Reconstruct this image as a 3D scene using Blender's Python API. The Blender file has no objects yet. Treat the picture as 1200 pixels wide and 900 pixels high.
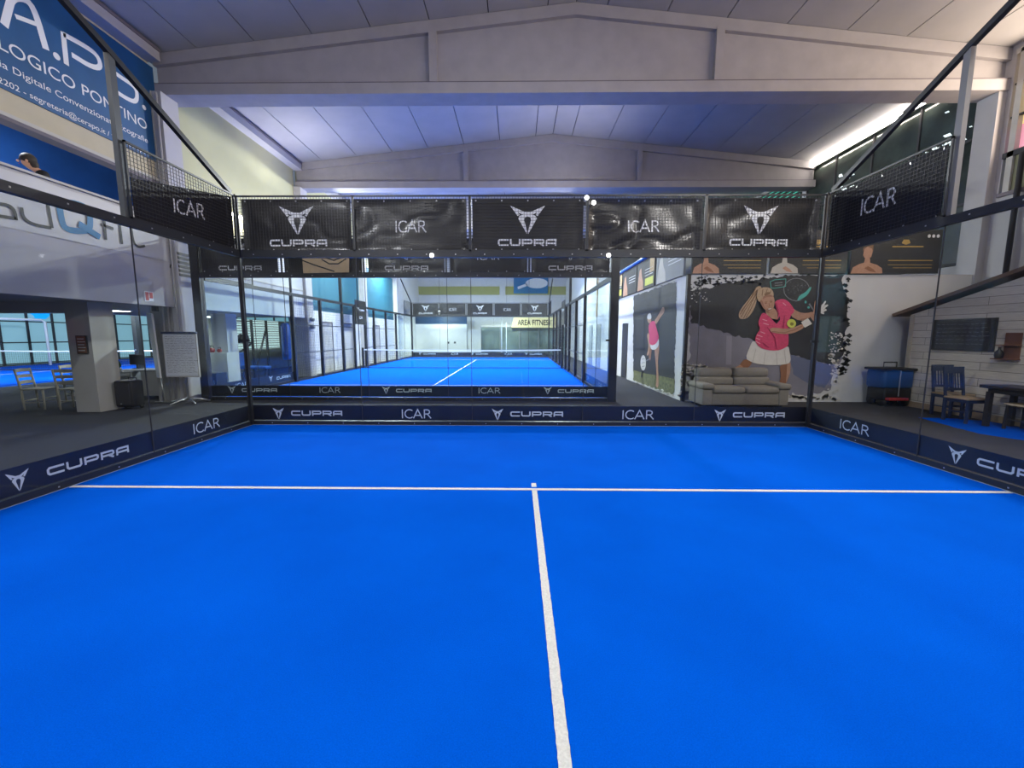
import bpy, bmesh, math, random
from mathutils import Vector, Matrix, noise
random.seed(7)
PI = math.pi
SC = bpy.context.scene
COL = SC.collection

# ------------------------------------------------------------------ camera
CAM = Vector((-0.188, 2.799, 1.640)); YAW, PITCH, ROLL, FPX = -0.0124155, -0.1197144, 0.0015636, 475.18
cy, sy, cp, sp, cr, sr = math.cos(YAW), math.sin(YAW), math.cos(PITCH), math.sin(PITCH), math.cos(ROLL), math.sin(ROLL)
FW = Vector((sy*cp, cy*cp, sp)); _rt = Vector((cy, -sy, 0)); _up = _rt.cross(FW)
RT = cr*_rt + sr*_up; UP = -sr*_rt + cr*_up
cd = bpy.data.cameras.new('camera'); cam = bpy.data.objects.new('camera', cd); COL.objects.link(cam)
cd.sensor_fit = 'HORIZONTAL'; cd.sensor_width = 36; cd.lens = 36*FPX/1200; cd.clip_start = .02; cd.clip_end = 200
M = Matrix((RT, UP, -FW)).transposed().to_4x4(); M.translation = CAM; cam.matrix_world = M
SC.camera = cam

def at(px, py, ax, v):
    """measured photo point carried onto a known wall plane"""
    d = FW*FPX + RT*(px-600) - UP*(py-450)
    i = 'xyz'.index(ax); t = (v-CAM[i])/d[i]
    return CAM + d*t

# ------------------------------------------------------------------ materials
MATS = {}
def mat(name, col, rough=.6, metal=0., spec=.5, noise_amt=0., noise_scale=8., bump=0., bump_scale=40., emit=None, es=1., coat=0., stretch=(1,1,1)):
    if name in MATS: return MATS[name]
    m = bpy.data.materials.new(name); m.use_nodes = True; nt = m.node_tree; b = nt.nodes['Principled BSDF']
    b.inputs['Base Color'].default_value = (*col, 1); b.inputs['Roughness'].default_value = rough
    b.inputs['Metallic'].default_value = metal; b.inputs['Specular IOR Level'].default_value = spec
    b.inputs['Coat Weight'].default_value = coat
    if emit: b.inputs['Emission Color'].default_value = (*emit, 1); b.inputs['Emission Strength'].default_value = es
    if noise_amt or bump:
        tc = nt.nodes.new('ShaderNodeTexCoord'); mp = nt.nodes.new('ShaderNodeMapping'); mp.inputs['Scale'].default_value = stretch
        nt.links.new(tc.outputs['Object'], mp.inputs['Vector'])
    if noise_amt:
        n = nt.nodes.new('ShaderNodeTexNoise'); n.inputs['Scale'].default_value = noise_scale; n.inputs['Detail'].default_value = 6
        nt.links.new(mp.outputs[0], n.inputs['Vector'])
        r = nt.nodes.new('ShaderNodeMapRange'); r.inputs[1].default_value = .3; r.inputs[2].default_value = .7
        r.inputs[3].default_value = 1-noise_amt; r.inputs[4].default_value = 1+noise_amt
        nt.links.new(n.outputs['Fac'], r.inputs[0])
        mx = nt.nodes.new('ShaderNodeVectorMath'); mx.operation = 'SCALE'; mx.inputs[0].default_value = col
        nt.links.new(r.outputs[0], mx.inputs['Scale']); nt.links.new(mx.outputs[0], b.inputs['Base Color'])
    if bump:
        n2 = nt.nodes.new('ShaderNodeTexNoise'); n2.inputs['Scale'].default_value = bump_scale; n2.inputs['Detail'].default_value = 5
        nt.links.new(mp.outputs[0], n2.inputs['Vector'])
        bp = nt.nodes.new('ShaderNodeBump'); bp.inputs['Strength'].default_value = bump; bp.inputs['Distance'].default_value = .02
        nt.links.new(n2.outputs['Fac'], bp.inputs['Height']); nt.links.new(bp.outputs[0], b.inputs['Normal'])
    MATS[name] = m; return m

def glass_mat(name, tint=(.86,.92,.90), ior=1.5, rough=0.0, dust=.03):
    m = bpy.data.materials.new(name); m.use_nodes = True; nt = m.node_tree; nt.nodes.clear()
    o = nt.nodes.new('ShaderNodeOutputMaterial'); t = nt.nodes.new('ShaderNodeBsdfTransparent'); t.inputs[0].default_value = (*tint, 1)
    g = nt.nodes.new('ShaderNodeBsdfGlossy'); g.inputs['Roughness'].default_value = rough; g.inputs[0].default_value = (1,1,1,1)
    lw = nt.nodes.new('ShaderNodeLayerWeight'); lw.inputs[0].default_value = .5
    pw = nt.nodes.new('ShaderNodeMath'); pw.operation = 'POWER'; pw.inputs[1].default_value = 5; nt.links.new(lw.outputs['Facing'], pw.inputs[0])
    f = nt.nodes.new('ShaderNodeMath'); f.operation = 'MULTIPLY_ADD'; f.inputs[1].default_value = .42; f.inputs[2].default_value = .011; nt.links.new(pw.outputs[0], f.inputs[0])
    mx = nt.nodes.new('ShaderNodeMixShader'); nt.links.new(f.outputs[0], mx.inputs[0]); nt.links.new(t.outputs[0], mx.inputs[1]); nt.links.new(g.outputs[0], mx.inputs[2])
    d = nt.nodes.new('ShaderNodeBsdfDiffuse'); d.inputs[0].default_value = (.7,.7,.72,1)
    tc = nt.nodes.new('ShaderNodeTexCoord'); n = nt.nodes.new('ShaderNodeTexNoise'); n.inputs['Scale'].default_value = 2.2; n.inputs['Detail'].default_value = 5
    nt.links.new(tc.outputs['Object'], n.inputs['Vector'])
    r = nt.nodes.new('ShaderNodeMapRange'); r.inputs[1].default_value = .35; r.inputs[2].default_value = .75; r.inputs[3].default_value = dust*.3; r.inputs[4].default_value = dust*1.4
    nt.links.new(n.outputs['Fac'], r.inputs[0])
    m2 = nt.nodes.new('ShaderNodeMixShader'); nt.links.new(r.outputs[0], m2.inputs[0]); nt.links.new(mx.outputs[0], m2.inputs[1]); nt.links.new(d.outputs[0], m2.inputs[2])
    nt.links.new(m2.outputs[0], o.inputs[0]); MATS[name] = m; return m

def turf_mat(name, col, dark):
    m = bpy.data.materials.new(name); m.use_nodes = True; nt = m.node_tree; b = nt.nodes['Principled BSDF']
    b.inputs['Roughness'].default_value = 1; b.inputs['Specular IOR Level'].default_value = .02
    tc = nt.nodes.new('ShaderNodeTexCoord')
    n1 = nt.nodes.new('ShaderNodeTexNoise'); n1.inputs['Scale'].default_value = 1.1; n1.inputs['Detail'].default_value = 5; nt.links.new(tc.outputs['Object'], n1.inputs['Vector'])
    n2 = nt.nodes.new('ShaderNodeTexNoise'); n2.inputs['Scale'].default_value = 160; n2.inputs['Detail'].default_value = 3; nt.links.new(tc.outputs['Object'], n2.inputs['Vector'])
    ad = nt.nodes.new('ShaderNodeMath'); ad.operation = 'MULTIPLY_ADD'; ad.inputs[1].default_value = .45; nt.links.new(n1.outputs['Fac'], ad.inputs[0])
    m5 = nt.nodes.new('ShaderNodeMath'); m5.operation = 'MULTIPLY'; m5.inputs[1].default_value = .6; nt.links.new(n2.outputs['Fac'], m5.inputs[0]); nt.links.new(m5.outputs[0], ad.inputs[2])
    cr_ = nt.nodes.new('ShaderNodeValToRGB'); e = cr_.color_ramp.elements; e[0].position = .3; e[0].color = (*dark, 1); e[1].position = .75; e[1].color = (*col, 1)
    nt.links.new(ad.outputs[0], cr_.inputs[0]); nt.links.new(cr_.outputs[0], b.inputs['Base Color'])
    n3 = nt.nodes.new('ShaderNodeTexNoise'); n3.inputs['Scale'].default_value = 260; n3.inputs['Detail'].default_value = 2; nt.links.new(tc.outputs['Object'], n3.inputs['Vector'])
    bp = nt.nodes.new('ShaderNodeBump'); bp.inputs['Strength'].default_value = .5; bp.inputs['Distance'].default_value = .008
    nt.links.new(n3.outputs['Fac'], bp.inputs['Height']); nt.links.new(bp.outputs[0], b.inputs['Normal'])
    MATS[name] = m; return m

def planks_mat(name, c1, c2, row=.16, axis='z'):
    m = bpy.data.materials.new(name); m.use_nodes = True; nt = m.node_tree; b = nt.nodes['Principled BSDF']; b.inputs['Roughness'].default_value = .7
    tc = nt.nodes.new('ShaderNodeTexCoord'); sx = nt.nodes.new('ShaderNodeSeparateXYZ'); nt.links.new(tc.outputs['Object'], sx.inputs[0])
    cb = nt.nodes.new('ShaderNodeCombineXYZ'); nt.links.new(sx.outputs['Y'], cb.inputs[0]); nt.links.new(sx.outputs['Z'], cb.inputs[1])
    br = nt.nodes.new('ShaderNodeTexBrick'); br.inputs['Scale'].default_value = 1; br.inputs['Brick Width'].default_value = 2.3; br.inputs['Row Height'].default_value = row
    br.inputs['Mortar Size'].default_value = .006; br.inputs['Mortar Smooth'].default_value = .3
    br.inputs['Color1'].default_value = (*c1, 1); br.inputs['Color2'].default_value = (*c2, 1); br.inputs['Mortar'].default_value = (c1[0]*.3, c1[1]*.3, c1[2]*.3, 1)
    nt.links.new(cb.outputs[0], br.inputs['Vector'])
    mp = nt.nodes.new('ShaderNodeMapping'); mp.inputs['Scale'].default_value = (1, 2, 18); nt.links.new(tc.outputs['Object'], mp.inputs[0])
    n = nt.nodes.new('ShaderNodeTexNoise'); n.inputs['Scale'].default_value = 3; n.inputs['Detail'].default_value = 6; nt.links.new(mp.outputs[0], n.inputs['Vector'])
    r = nt.nodes.new('ShaderNodeMapRange'); r.inputs[3].default_value = .75; r.inputs[4].default_value = 1.2; nt.links.new(n.outputs['Fac'], r.inputs[0])
    mx = nt.nodes.new('ShaderNodeVectorMath'); mx.operation = 'SCALE'; nt.links.new(br.outputs['Color'], mx.inputs[0]); nt.links.new(r.outputs[0], mx.inputs['Scale'])
    nt.links.new(mx.outputs[0], b.inputs['Base Color']); MATS[name] = m; return m

TURF = turf_mat('turf', (.0,.112,.70), (.0,.072,.50))
mat('line', (.68,.68,.64), .9, noise_amt=.12, noise_scale=90, bump=.4, bump_scale=200)
mat('edge', (.22,.30,.42), .8)
mat('carpet', (.050,.050,.056), .95, spec=.15, noise_amt=.35, noise_scale=60, bump=.4, bump_scale=150)
mat('steel', (.018,.020,.024), .38, spec=.5)
mat('steelgrey', (.10,.11,.12), .4, metal=.5)
mat('wire', (.016,.016,.018), .5)
mat('bolt', (.6,.6,.6), .3, metal=.9)
mat('vinyl', (.022,.021,.021), .30, spec=.55, bump=.15, bump_scale=6)
mat('band', (.006,.007,.016), .45)
mat('white_print', (.80,.80,.80), .6)
mat('grey_print', (.74,.75,.78), .6)
mat('lav', (.47,.455,.46), .8, noise_amt=.05, noise_scale=2)
mat('roof', (.44,.43,.43), .85, noise_amt=.05, noise_scale=1.5)
mat('seam', (.07,.07,.09), .9)
mat('trimdark', (.18,.16,.18), .8)
mat('beam', (.40,.38,.385), .8, noise_amt=.06, noise_scale=3)
mat('cream', (.50,.49,.30), .85, noise_amt=.05, noise_scale=1.2)
mat('creamwarm', (.56,.50,.36), .85, noise_amt=.06, noise_scale=2)
mat('whitewall', (.66,.66,.66), .8, noise_amt=.04, noise_scale=2)
mat('offwhite', (.52,.50,.46), .8, noise_amt=.06, noise_scale=3)
mat('concrete', (.40,.39,.36), .9, noise_amt=.12, noise_scale=5, bump=.2, bump_scale=30)
mat('teal', (.02,.13,.19), .7)
mat('bluewall', (.012,.10,.42), .7, noise_amt=.12, noise_scale=1.5)
mat('yellow', (.38,.38,.13), .8)
mat('bannerblue', (.010,.085,.23), .5, noise_amt=.12, noise_scale=2)
mat('bannerwhite', (.54,.53,.53), .5, bump=.3, bump_scale=2.5)
mat('cyan', (.01,.16,.34), .5)
mat('black', (.012,.012,.014), .5)
mat('charcoal', (.035,.035,.04), .7)
mat('redprint', (.45,.04,.04), .5)
mat('warmlamp', (1,1,1), .5, emit=(1,.93,.86), es=14)
mat('whitelamp', (1,1,1), .5, emit=(.95,1,1), es=30)
mat('clearlight', (1,1,1), .5, emit=(1,.98,.95), es=9)
mat('daylight', (.2,.3,.35), .3, emit=(.22,.44,.52), es=.8)
mat('dayyellow', (.6,.5,.2), .3, emit=(1,.72,.36), es=.9)
mat('daypink', (.6,.3,.4), .3, emit=(.85,.34,.42), es=.8)
mat('daywhite', (.7,.7,.7), .3, emit=(.8,.95,.95), es=.9)
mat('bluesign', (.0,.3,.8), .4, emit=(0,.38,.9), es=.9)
mat('wood_pale', (.52,.44,.33), .6, noise_amt=.1, noise_scale=20, stretch=(1,1,.2))
mat('chairwhite', (.62,.58,.46), .6, noise_amt=.05)
mat('navywood', (.02,.035,.09), .5)
mat('darkwood', (.025,.022,.022), .45)
mat('seat_tan', (.42,.30,.18), .7)
mat('sofa', (.22,.20,.175), .9, noise_amt=.12, noise_scale=30, bump=.3, bump_scale=120)
mat('blackboard', (.018,.020,.026), .5, noise_amt=.3, noise_scale=6)
mat('brown', (.20,.085,.05), .6)
mat('eave', (.20,.13,.09), .6)
mat('skin', (.60,.33,.22), .6)
mat('skin2', (.42,.20,.12), .6)
mat('hair', (.025,.016,.012), .6)
mat('jacket', (.012,.012,.016), .7)
mat('jeans', (.03,.05,.10), .8)
mat('olive', (.22,.22,.13), .7)
mat('darkpane', (.045,.06,.055), .12, spec=.6, noise_amt=.5, noise_scale=1.2)
mat('greypane', (.20,.25,.23), .15, spec=.6, noise_amt=.35, noise_scale=.8)
mat('mintlight', (.1,.5,.4), .4, emit=(.05,.55,.38), es=.6)
mat('ink_skinmid', (.33,.16,.10), .6)
mat('vinyl_matt', (.016,.016,.020), .65, spec=.3)
mat('postgrey', (.15,.15,.155), .5)
mat('bluepipe', (.01,.13,.60), .4)
mat('gold', (.45,.30,.08), .5)
mat('tan', (.50,.36,.20), .7, noise_amt=.08)
mat('bluebag', (.01,.10,.45), .45)
mat('bluebox', (.012,.055,.13), .4)
mat('greenplant', (.05,.16,.04), .7)
mat('greyplastic', (.30,.31,.32), .5)
mat('net', (.02,.02,.025), .8)
planks_mat('hutplanks', (.74,.66,.54), (.64,.56,.46))
# inks of the murals
mat('ink_dark', (.022,.026,.030), .6, noise_amt=.3, noise_scale=2); mat('ink_grey', (.23,.22,.26), .6, noise_amt=.1, noise_scale=3)
mat('ink_greylight', (.33,.32,.36), .6); mat('ink_blue', (.13,.15,.24), .6); mat('ink_teal', (.035,.07,.07), .6)
mat('ink_pink', (.66,.055,.15), .6, noise_amt=.15, noise_scale=12, stretch=(1,1,3)); mat('ink_pinkdark', (.38,.02,.08), .6); mat('ink_pinklight', (.85,.38,.45), .6)
mat('ink_skin', (.47,.26,.17), .6, noise_amt=.1, noise_scale=14); mat('ink_skindark', (.28,.12,.06), .6); mat('ink_hair', (.46,.32,.20), .6, noise_amt=.3, noise_scale=30, stretch=(3,3,1))
mat('ink_hairdark', (.22,.12,.06), .6); mat('ink_white', (.72,.69,.64), .6, noise_amt=.06, noise_scale=9); mat('ink_cream', (.50,.47,.42), .6)
mat('ink_ball', (.62,.65,.10), .6); mat('ink_balld', (.25,.22,.03), .6); mat('ink_mint', (.08,.42,.36), .6); mat('ink_line', (.20,.21,.22), .6); mat('ink_grass', (.15,.16,.07), .7, noise_amt=.5, noise_scale=12)
GLASS = glass_mat('glass', (.90,.925,.93), 1.5, 0, .006)
GLASS2 = glass_mat('glass2', (.93,.97,.965), 1.45, 0, .004)

# ------------------------------------------------------------------ mesh builder
def wloc(o):
    v = Vector((0,0,0))
    while o: v += o.location; o = o.parent
    return v
class MB:
    def __init__(s): s.v = []; s.f = []; s.m = []; s.names = []; s.sm = []
    def mi(s, n):
        if n not in s.names: s.names.append(n)
        return s.names.index(n)
    def add(s, vs, fs, m, smooth=False):
        b = len(s.v); s.v += [tuple(v) for v in vs]; k = s.mi(m)
        for f in fs: s.f.append(tuple(b+i for i in f)); s.m.append(k); s.sm.append(smooth)
        return s
    def box(s, x0, x1, y0, y1, z0, z1, m='steel', bev=0):
        if bev <= 0:
            return s.add([(x0,y0,z0),(x1,y0,z0),(x1,y1,z0),(x0,y1,z0),(x0,y0,z1),(x1,y0,z1),(x1,y1,z1),(x0,y1,z1)],
                [(0,3,2,1),(4,5,6,7),(0,1,5,4),(1,2,6,5),(2,3,7,6),(3,0,4,7)], m)
        bm = bmesh.new(); bmesh.ops.create_cube(bm, size=1)
        for v in bm.verts: v.co = Vector(((x0+x1)/2+v.co.x*(x1-x0), (y0+y1)/2+v.co.y*(y1-y0), (z0+z1)/2+v.co.z*(z1-z0)))
        bmesh.ops.bevel(bm, geom=bm.edges[:], offset=bev, segments=3, profile=.5, affect='EDGES')
        s.bm(bm, m, True); return s
    def bm(s, bm, m, smooth=False):
        bm.verts.index_update()
        s.add([v.co for v in bm.verts], [[v.index for v in f.verts] for f in bm.faces], m, smooth); bm.free(); return s
    def bar(s, p0, p1, w, h, m='steel', up=(0,0,1)):
        p0, p1 = Vector(p0), Vector(p1); d = (p1-p0).normalized(); u = Vector(up)
        if abs(d.dot(u)) > .99: u = Vector((0,1,0))
        a = d.cross(u).normalized()*w/2; b = a.cross(d).normalized()*h/2
        return s.add([p0-a-b,p0+a-b,p0+a+b,p0-a+b,p1-a-b,p1+a-b,p1+a+b,p1-a+b], [(0,3,2,1),(4,5,6,7),(0,1,5,4),(1,2,6,5),(2,3,7,6),(3,0,4,7)], m)
    def tube(s, pts, r, m='steel', n=10, rs=None):
        pts = [Vector(p) for p in pts]; rings = []; vs = []
        for i, p in enumerate(pts):
            d = (pts[min(i+1, len(pts)-1)]-pts[max(i-1, 0)]).normalized(); u = Vector((0,0,1)) if abs(d.z) < .9 else Vector((1,0,0))
            a = d.cross(u).normalized(); b = a.cross(d); rr = rs[i] if rs else r
            rings.append(len(vs)); vs += [p+a*rr*math.cos(2*PI*k/n)+b*rr*math.sin(2*PI*k/n) for k in range(n)]
        fs = []
        for i in range(len(pts)-1):
            for k in range(n): fs.append((i*n+k, i*n+(k+1)%n, (i+1)*n+(k+1)%n, (i+1)*n+k))
        fs.append(tuple(range(n))[::-1]); fs.append(tuple(range((len(pts)-1)*n, len(pts)*n)))
        return s.add(vs, fs, m, n > 6)
    def lathe(s, c, prof, m, n=20):
        c = Vector(c); vs = []; fs = []
        for r, z in prof: vs += [c+Vector((r*math.cos(2*PI*k/n), r*math.sin(2*PI*k/n), z)) for k in range(n)]
        for i in range(len(prof)-1):
            for k in range(n): fs.append((i*n+k, i*n+(k+1)%n, (i+1)*n+(k+1)%n, (i+1)*n+k))
        fs.append(tuple(range(n))[::-1]); fs.append(tuple(range((len(prof)-1)*n, len(prof)*n)))
        return s.add(vs, fs, m, True)
    def ell(s, c, rx, ry, rz, m, n=16):
        bm = bmesh.new(); bmesh.ops.create_uvsphere(bm, u_segments=n, v_segments=max(8,n//2), radius=1)
        for v in bm.verts: v.co = Vector((c[0]+v.co.x*rx, c[1]+v.co.y*ry, c[2]+v.co.z*rz))
        return s.bm(bm, m, True)
    def prism(s, poly, F, t, m):
        """poly 2D -> F(u,v,w) with w from 0 to t"""
        n = len(poly); vs = [F(u,v,0) for u,v in poly]+[F(u,v,t) for u,v in poly]
        return s.add(vs, [tuple(range(n))[::-1], tuple(range(n,2*n))]+[(i,(i+1)%n,n+(i+1)%n,n+i) for i in range(n)], m)
    def poly2(s, poly, F, m, cuts=0):
        if cuts:
            bm = bmesh.new(); f = bm.faces.new([bm.verts.new((u,v,0)) for u,v in poly]); bmesh.ops.triangulate(bm, faces=[f])
            bmesh.ops.subdivide_edges(bm, edges=bm.edges[:], cuts=cuts, use_grid_fill=True)
            for v in bm.verts: v.co = F(v.co.x, v.co.y)
            return s.bm(bm, m)
        return s.add([F(u,v) for u,v in poly], [tuple(range(len(poly)))], m)
    def strokes(s, lines, w, F, m, maxlen=9e9, close=False):
        for ln in lines:
            p = [Vector((a,b)) for a,b in ln]; q = [p[0]]
            for a, b in zip(p, p[1:]):
                k = max(1, int(math.ceil((b-a).length/maxlen)))
                for i in range(1, k+1): q.append(a+(b-a)*i/k)
            L = []; R_ = []
            for i, c in enumerate(q):
                d0 = (c-q[i-1]).normalized() if i else None; d1 = (q[i+1]-c).normalized() if i < len(q)-1 else None
                if d0 is None: d0 = d1
                if d1 is None: d1 = d0
                t = (d0+d1)
                t = t.normalized() if t.length > 1e-6 else d1
                n = Vector((-t.y, t.x)); k = w/2/max(.45, n.dot(Vector((-d1.y, d1.x))))
                L.append(c+n*k); R_.append(c-n*k)
            N = len(q); s.add([F(*x) for x in L]+[F(*x) for x in R_], [(N+i, N+i+1, i+1, i) for i in range(N-1)], m)
        return s
    def text(s, string, u0, u1, v0, v1, F, m, sh=0):
        cu = bpy.data.curves.new('t', 'FONT'); cu.body = string; o = bpy.data.objects.new('t', cu); COL.objects.link(o)
        cu.offset = sh
        dg = bpy.context.evaluated_depsgraph_get(); me = bpy.data.meshes.new_from_object(o.evaluated_get(dg))
        xs = [v.co.x for v in me.vertices]; ys = [v.co.y for v in me.vertices]; a, b, c, d = min(xs), max(xs), min(ys), max(ys)
        s.add([F(u0+(v.co.x-a)/(b-a)*(u1-u0), v0+(v.co.y-c)/(d-c)*(v1-v0)) for v in me.vertices], [tuple(p.vertices) for p in me.polygons], m)
        bpy.data.objects.remove(o); bpy.data.curves.remove(cu); bpy.data.meshes.remove(me); return s
    def build(s, name, parent=None, smooth=None):
        me = bpy.data.meshes.new(name); off = wloc(parent) if parent else Vector((0,0,0))
        me.from_pydata([tuple(Vector(v)-off) for v in s.v], [], s.f)
        for n in s.names: me.materials.append(MATS[n])
        me.polygons.foreach_set('material_index', s.m); me.polygons.foreach_set('use_smooth', s.sm)
        me.validate(); me.update()
        o = bpy.data.objects.new(name, me); COL.objects.link(o)
        if parent: o.parent = parent
        return o
def box(name, x0, x1, y0, y1, z0, z1, m, parent=None, bev=0): return MB().box(x0,x1,y0,y1,z0,z1,m,bev).build(name, parent)
def tag(o, label, cat, group=None, kind=None):
    o['label'] = label; o['category'] = cat
    if group: o['group'] = group
    if kind: o['kind'] = kind
    return o
def thing(name, loc, label, cat, group=None):
    o = bpy.data.objects.new(name, None); COL.objects.link(o); o.location = loc; o.empty_display_size = .1
    return tag(o, label, cat, group)
def struct(o): o['kind'] = 'structure'; return o
def copytree(o, parent=None):
    c = o.copy(); COL.objects.link(c)
    if parent: c.parent = parent
    for ch in o.children: copytree(ch, c)
    return c

# ------------------------------------------------------------------ lettering
G_CUPRA = [[[(1.79,.87),(.30,.87),(.14,.70),(.14,.30),(.30,.13),(1.77,.13)]],
           [[(.15,1),(.15,.30),(.32,.13),(1.48,.13),(1.64,.30),(1.64,1)]],
           [[(.15,0),(.15,.87),(1.50,.87),(1.65,.74),(1.65,.50),(1.50,.37),(.28,.37)]],
           [[(.15,0),(.15,.87),(1.50,.87),(1.65,.75),(1.65,.52),(1.50,.40),(.28,.40)],[(1.05,.36),(1.66,.0)]],
           [[(.15,0),(.15,.70),(.32,.87),(1.65,.87),(1.65,0)],[(.28,.37),(1.52,.37)]]]
def cupra_word(mb, u0, u1, v0, v1, F, m, maxlen=9e9):
    W = 4*1.98+1.79; su = (u1-u0)/W; sv = v1-v0
    for i, g in enumerate(G_CUPRA):
        mb.strokes([[((u0+(i*1.98+a)*su)/1.0, v0+b*sv) for a, b in ln] for ln in g], .25*sv, F, m, maxlen)
def arc(cx, cy_, rx, ry, a0, a1, n=12): return [(cx+rx*math.cos(math.radians(a0+(a1-a0)*i/n)), cy_+ry*math.sin(math.radians(a0+(a1-a0)*i/n))) for i in range(n+1)]
G_ICAR = [[(.05,0),(.05,1)], arc(.74,.5,.44,.47,48,312), [(1.12,0),(1.55,.98),(1.98,0)], [(1.28,.34),(1.82,.34)],
          [(2.2,0),(2.2,.95),(2.42,.95)]+arc(2.46,.72,.25,.23,85,-90,8)+[(2.2,.49)], [(2.48,.48),(2.84,0)]]
def icar_word(mb, u0, u1, v0, v1, F, m, maxlen=9e9, w=.115):
    su = (u1-u0)/2.84; sv = v1-v0
    mb.strokes([[(u0+a*su, v0+b*sv) for a, b in ln] for ln in G_ICAR], w*sv, F, m, maxlen)
# horned emblem, unit box -.5..+.5 wide, 0..1 high (traced from the banner)
E_WING = [(-.5,1),(-.285,.885),(-.09,.775),(0,.775),(0,.685),(-.10,.685),(-.16,.69),(-.27,.765),(-.24,.70),(-.225,.675),(-.285,.635)]
E_BODY = [(0,.70),(-.10,.69),(-.17,.67),(-.235,.63),(-.265,.545),(-.22,.45),(-.018,0),(-.010,.06),(-.055,.30),(-.095,.47),(-.09,.56),(-.05,.60),(0,.615)]
def emblem(mb, uc, v0, w, h, F, m, cuts=0):
    for sgn in (1, -1):
        for P_ in (E_WING, E_BODY):
            pts = [(uc+sgn*a*w, v0+b*h) for a, b in P_]
            if sgn < 0: pts = pts[::-1]
            mb.poly2(pts, F, m, cuts)

# ------------------------------------------------------------------ the building
XL, XR, XC, YB = -8.6, 10.9, 1.12, 38.0
struct(box('floor', -28, 11.2, -3, 38.5, -.12, 0, 'carpet'))
def roof_z(x): return 8.06+(9.06-8.06)*(1-abs(x-XC)/(XC-XL if x < XC else XR-XC))
mb = MB(); n = 15
for i in range(n):
    x0 = XL-.3+(XR+.6-XL)*i/n; x1 = XL-.3+(XR+.6-XL)*(i+1)/n
    for a, b in ([(x0, x1)] if not (x0 < XC < x1) else [(x0, XC), (XC, x1)]):
        a2, b2 = a+.012, b-.012; za, zb = roof_z(a2), roof_z(b2)
        mb.add([(a2,-3,za),(b2,-3,zb),(b2,YB,zb),(a2,YB,za),(a2,-3,za+.1),(b2,-3,zb+.1),(b2,YB,zb+.1),(a2,YB,za+.1)],
               [(0,3,2,1),(4,5,6,7),(0,1,5,4),(1,2,6,5),(2,3,7,6),(3,0,4,7)], 'roof')
for a, b in ((XL-.3, XC), (XC, XR+.3)):
    mb.add([(a,-3,roof_z(a)+.06),(b,-3,roof_z(b)+.06),(b,YB,roof_z(b)+.06),(a,YB,roof_z(a)+.06)], [(0,3,2,1)], 'seam')
struct(mb.build('ceiling'))
def gable_beam(y, nm):
    mb = MB(); t = .12; zb = 7.15
    A = [(XL,zb+.05),(XR,zb+.05),(XR,roof_z(XR)),(XC,roof_z(XC)),(XL,roof_z(XL))]
    mb.prism(A, lambda u,v,w: (u, y+w, v), t*2, 'beam')
    mb.box(XL, XR, y-.14, y+.38, zb, zb+.24, 'beam')
    mb.box(XL, XR, y-.147, y-.139, zb+.235, zb+.25, 'trimdark')
    for sgn in (-1, 1):
        xe = XL if sgn < 0 else XR
        P_ = [(XC, roof_z(XC)-.26), (xe, roof_z(xe)-.26), (xe, roof_z(xe)-.01), (XC, roof_z(XC)-.01)]
        mb.prism(P_, lambda u,v,w: (u, y-.10+w, v), .3, 'beam')
    for x in (XC-3.25, XC+3.25): mb.box(x-.09, x+.09, y-.11, y, zb+.24, roof_z(x)-.2, 'beam')
    return struct(mb.build(nm))
for i, y in enumerate((12.95, 18.95, 24.95, 30.95)): gable_beam(y, 'beam_%d' % (i+1))
# side wall on the mezzanine side
w = MB()
w.box(XL-.2, XL, -3, 12.7, 5.18, 8.06, 'creamwarm'); w.box(XL-.2, XL+.05, -3, 12.7, 5.12, 5.18, 'trimdark'); w.box(XL-.2, XL+.06, -3, 12.7, 5.18, 5.24, 'offwhite')
w.box(XL-.2, XL, 13.25, 18.7, 4.35, 8.06, 'cream')
w.box(XL-.2, XL, 19.25, 24.7, 2.65, 5.4, 'teal'); w.box(XL-.2, XL, 19.25, 24.7, 5.4, 8.06, 'cream'); w.box(XL-.2, XL, 19.25, 24.7, 0, 2.65, 'whitewall')
w.box(XL-.2, XL, 25.25, 30.7, 2.65, 5.4, 'teal'); w.box(XL-.2, XL, 25.25, 30.7, 5.4, 8.06, 'cream'); w.box(XL-.2, XL, 25.25, 30.7, 0, 2.65, 'whitewall')
w.box(XL-.2, XL, 31.25, YB, 0, 8.06, 'whitewall')
struct(w.build('wall_left'))
w = MB(); w.box(XL-.05, XL+.3, -3, 12.7, 7.78, 7.98, 'lav'); w.box(XL-.05, XL+.32, -3, 12.7, 7.98, 8.04, 'trimdark')
w.box(XL-.05, XL+.3, 13.3, 18.8, 7.78, 7.98, 'lav'); w.box(XL-.05, XL+.32, 13.3, 18.8, 7.98, 8.04, 'trimdark'); w.box(XL-.05, XL+.3, 19.3, 36, 7.78, 7.98, 'lav')
struct(w.build('trim_1'))
w = MB()
w.box(-8.62, -8.45, -3, 12.68, 2.30, 4.33, 'lav'); w.box(-8.64, -8.40, -3, 12.68, 4.33, 4.37, 'offwhite')
w.box(-8.62, -8.45, 13.3, 18.72, 2.30, 4.33, 'whitewall'); w.box(-8.64, -8.42, 13.3, 18.72, 3.3, 3.34, 'offwhite')
struct(w.build('wall_mezzanine'))
w = MB(); w.box(-14, -8.62, -3, 19, 2.32, 3.15, 'concrete'); w.box(-27.5, -14, -3, 33, 4.2, 4.4, 'concrete'); w.box(-20, -9.6, 11.3, 11.7, 2.1, 2.32, 'lav')
w.box(-12.9, -8.85, 2, 12.6, 7.06, 7.16, 'offwhite'); struct(w.build('ceiling_mezzanine'))
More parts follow.
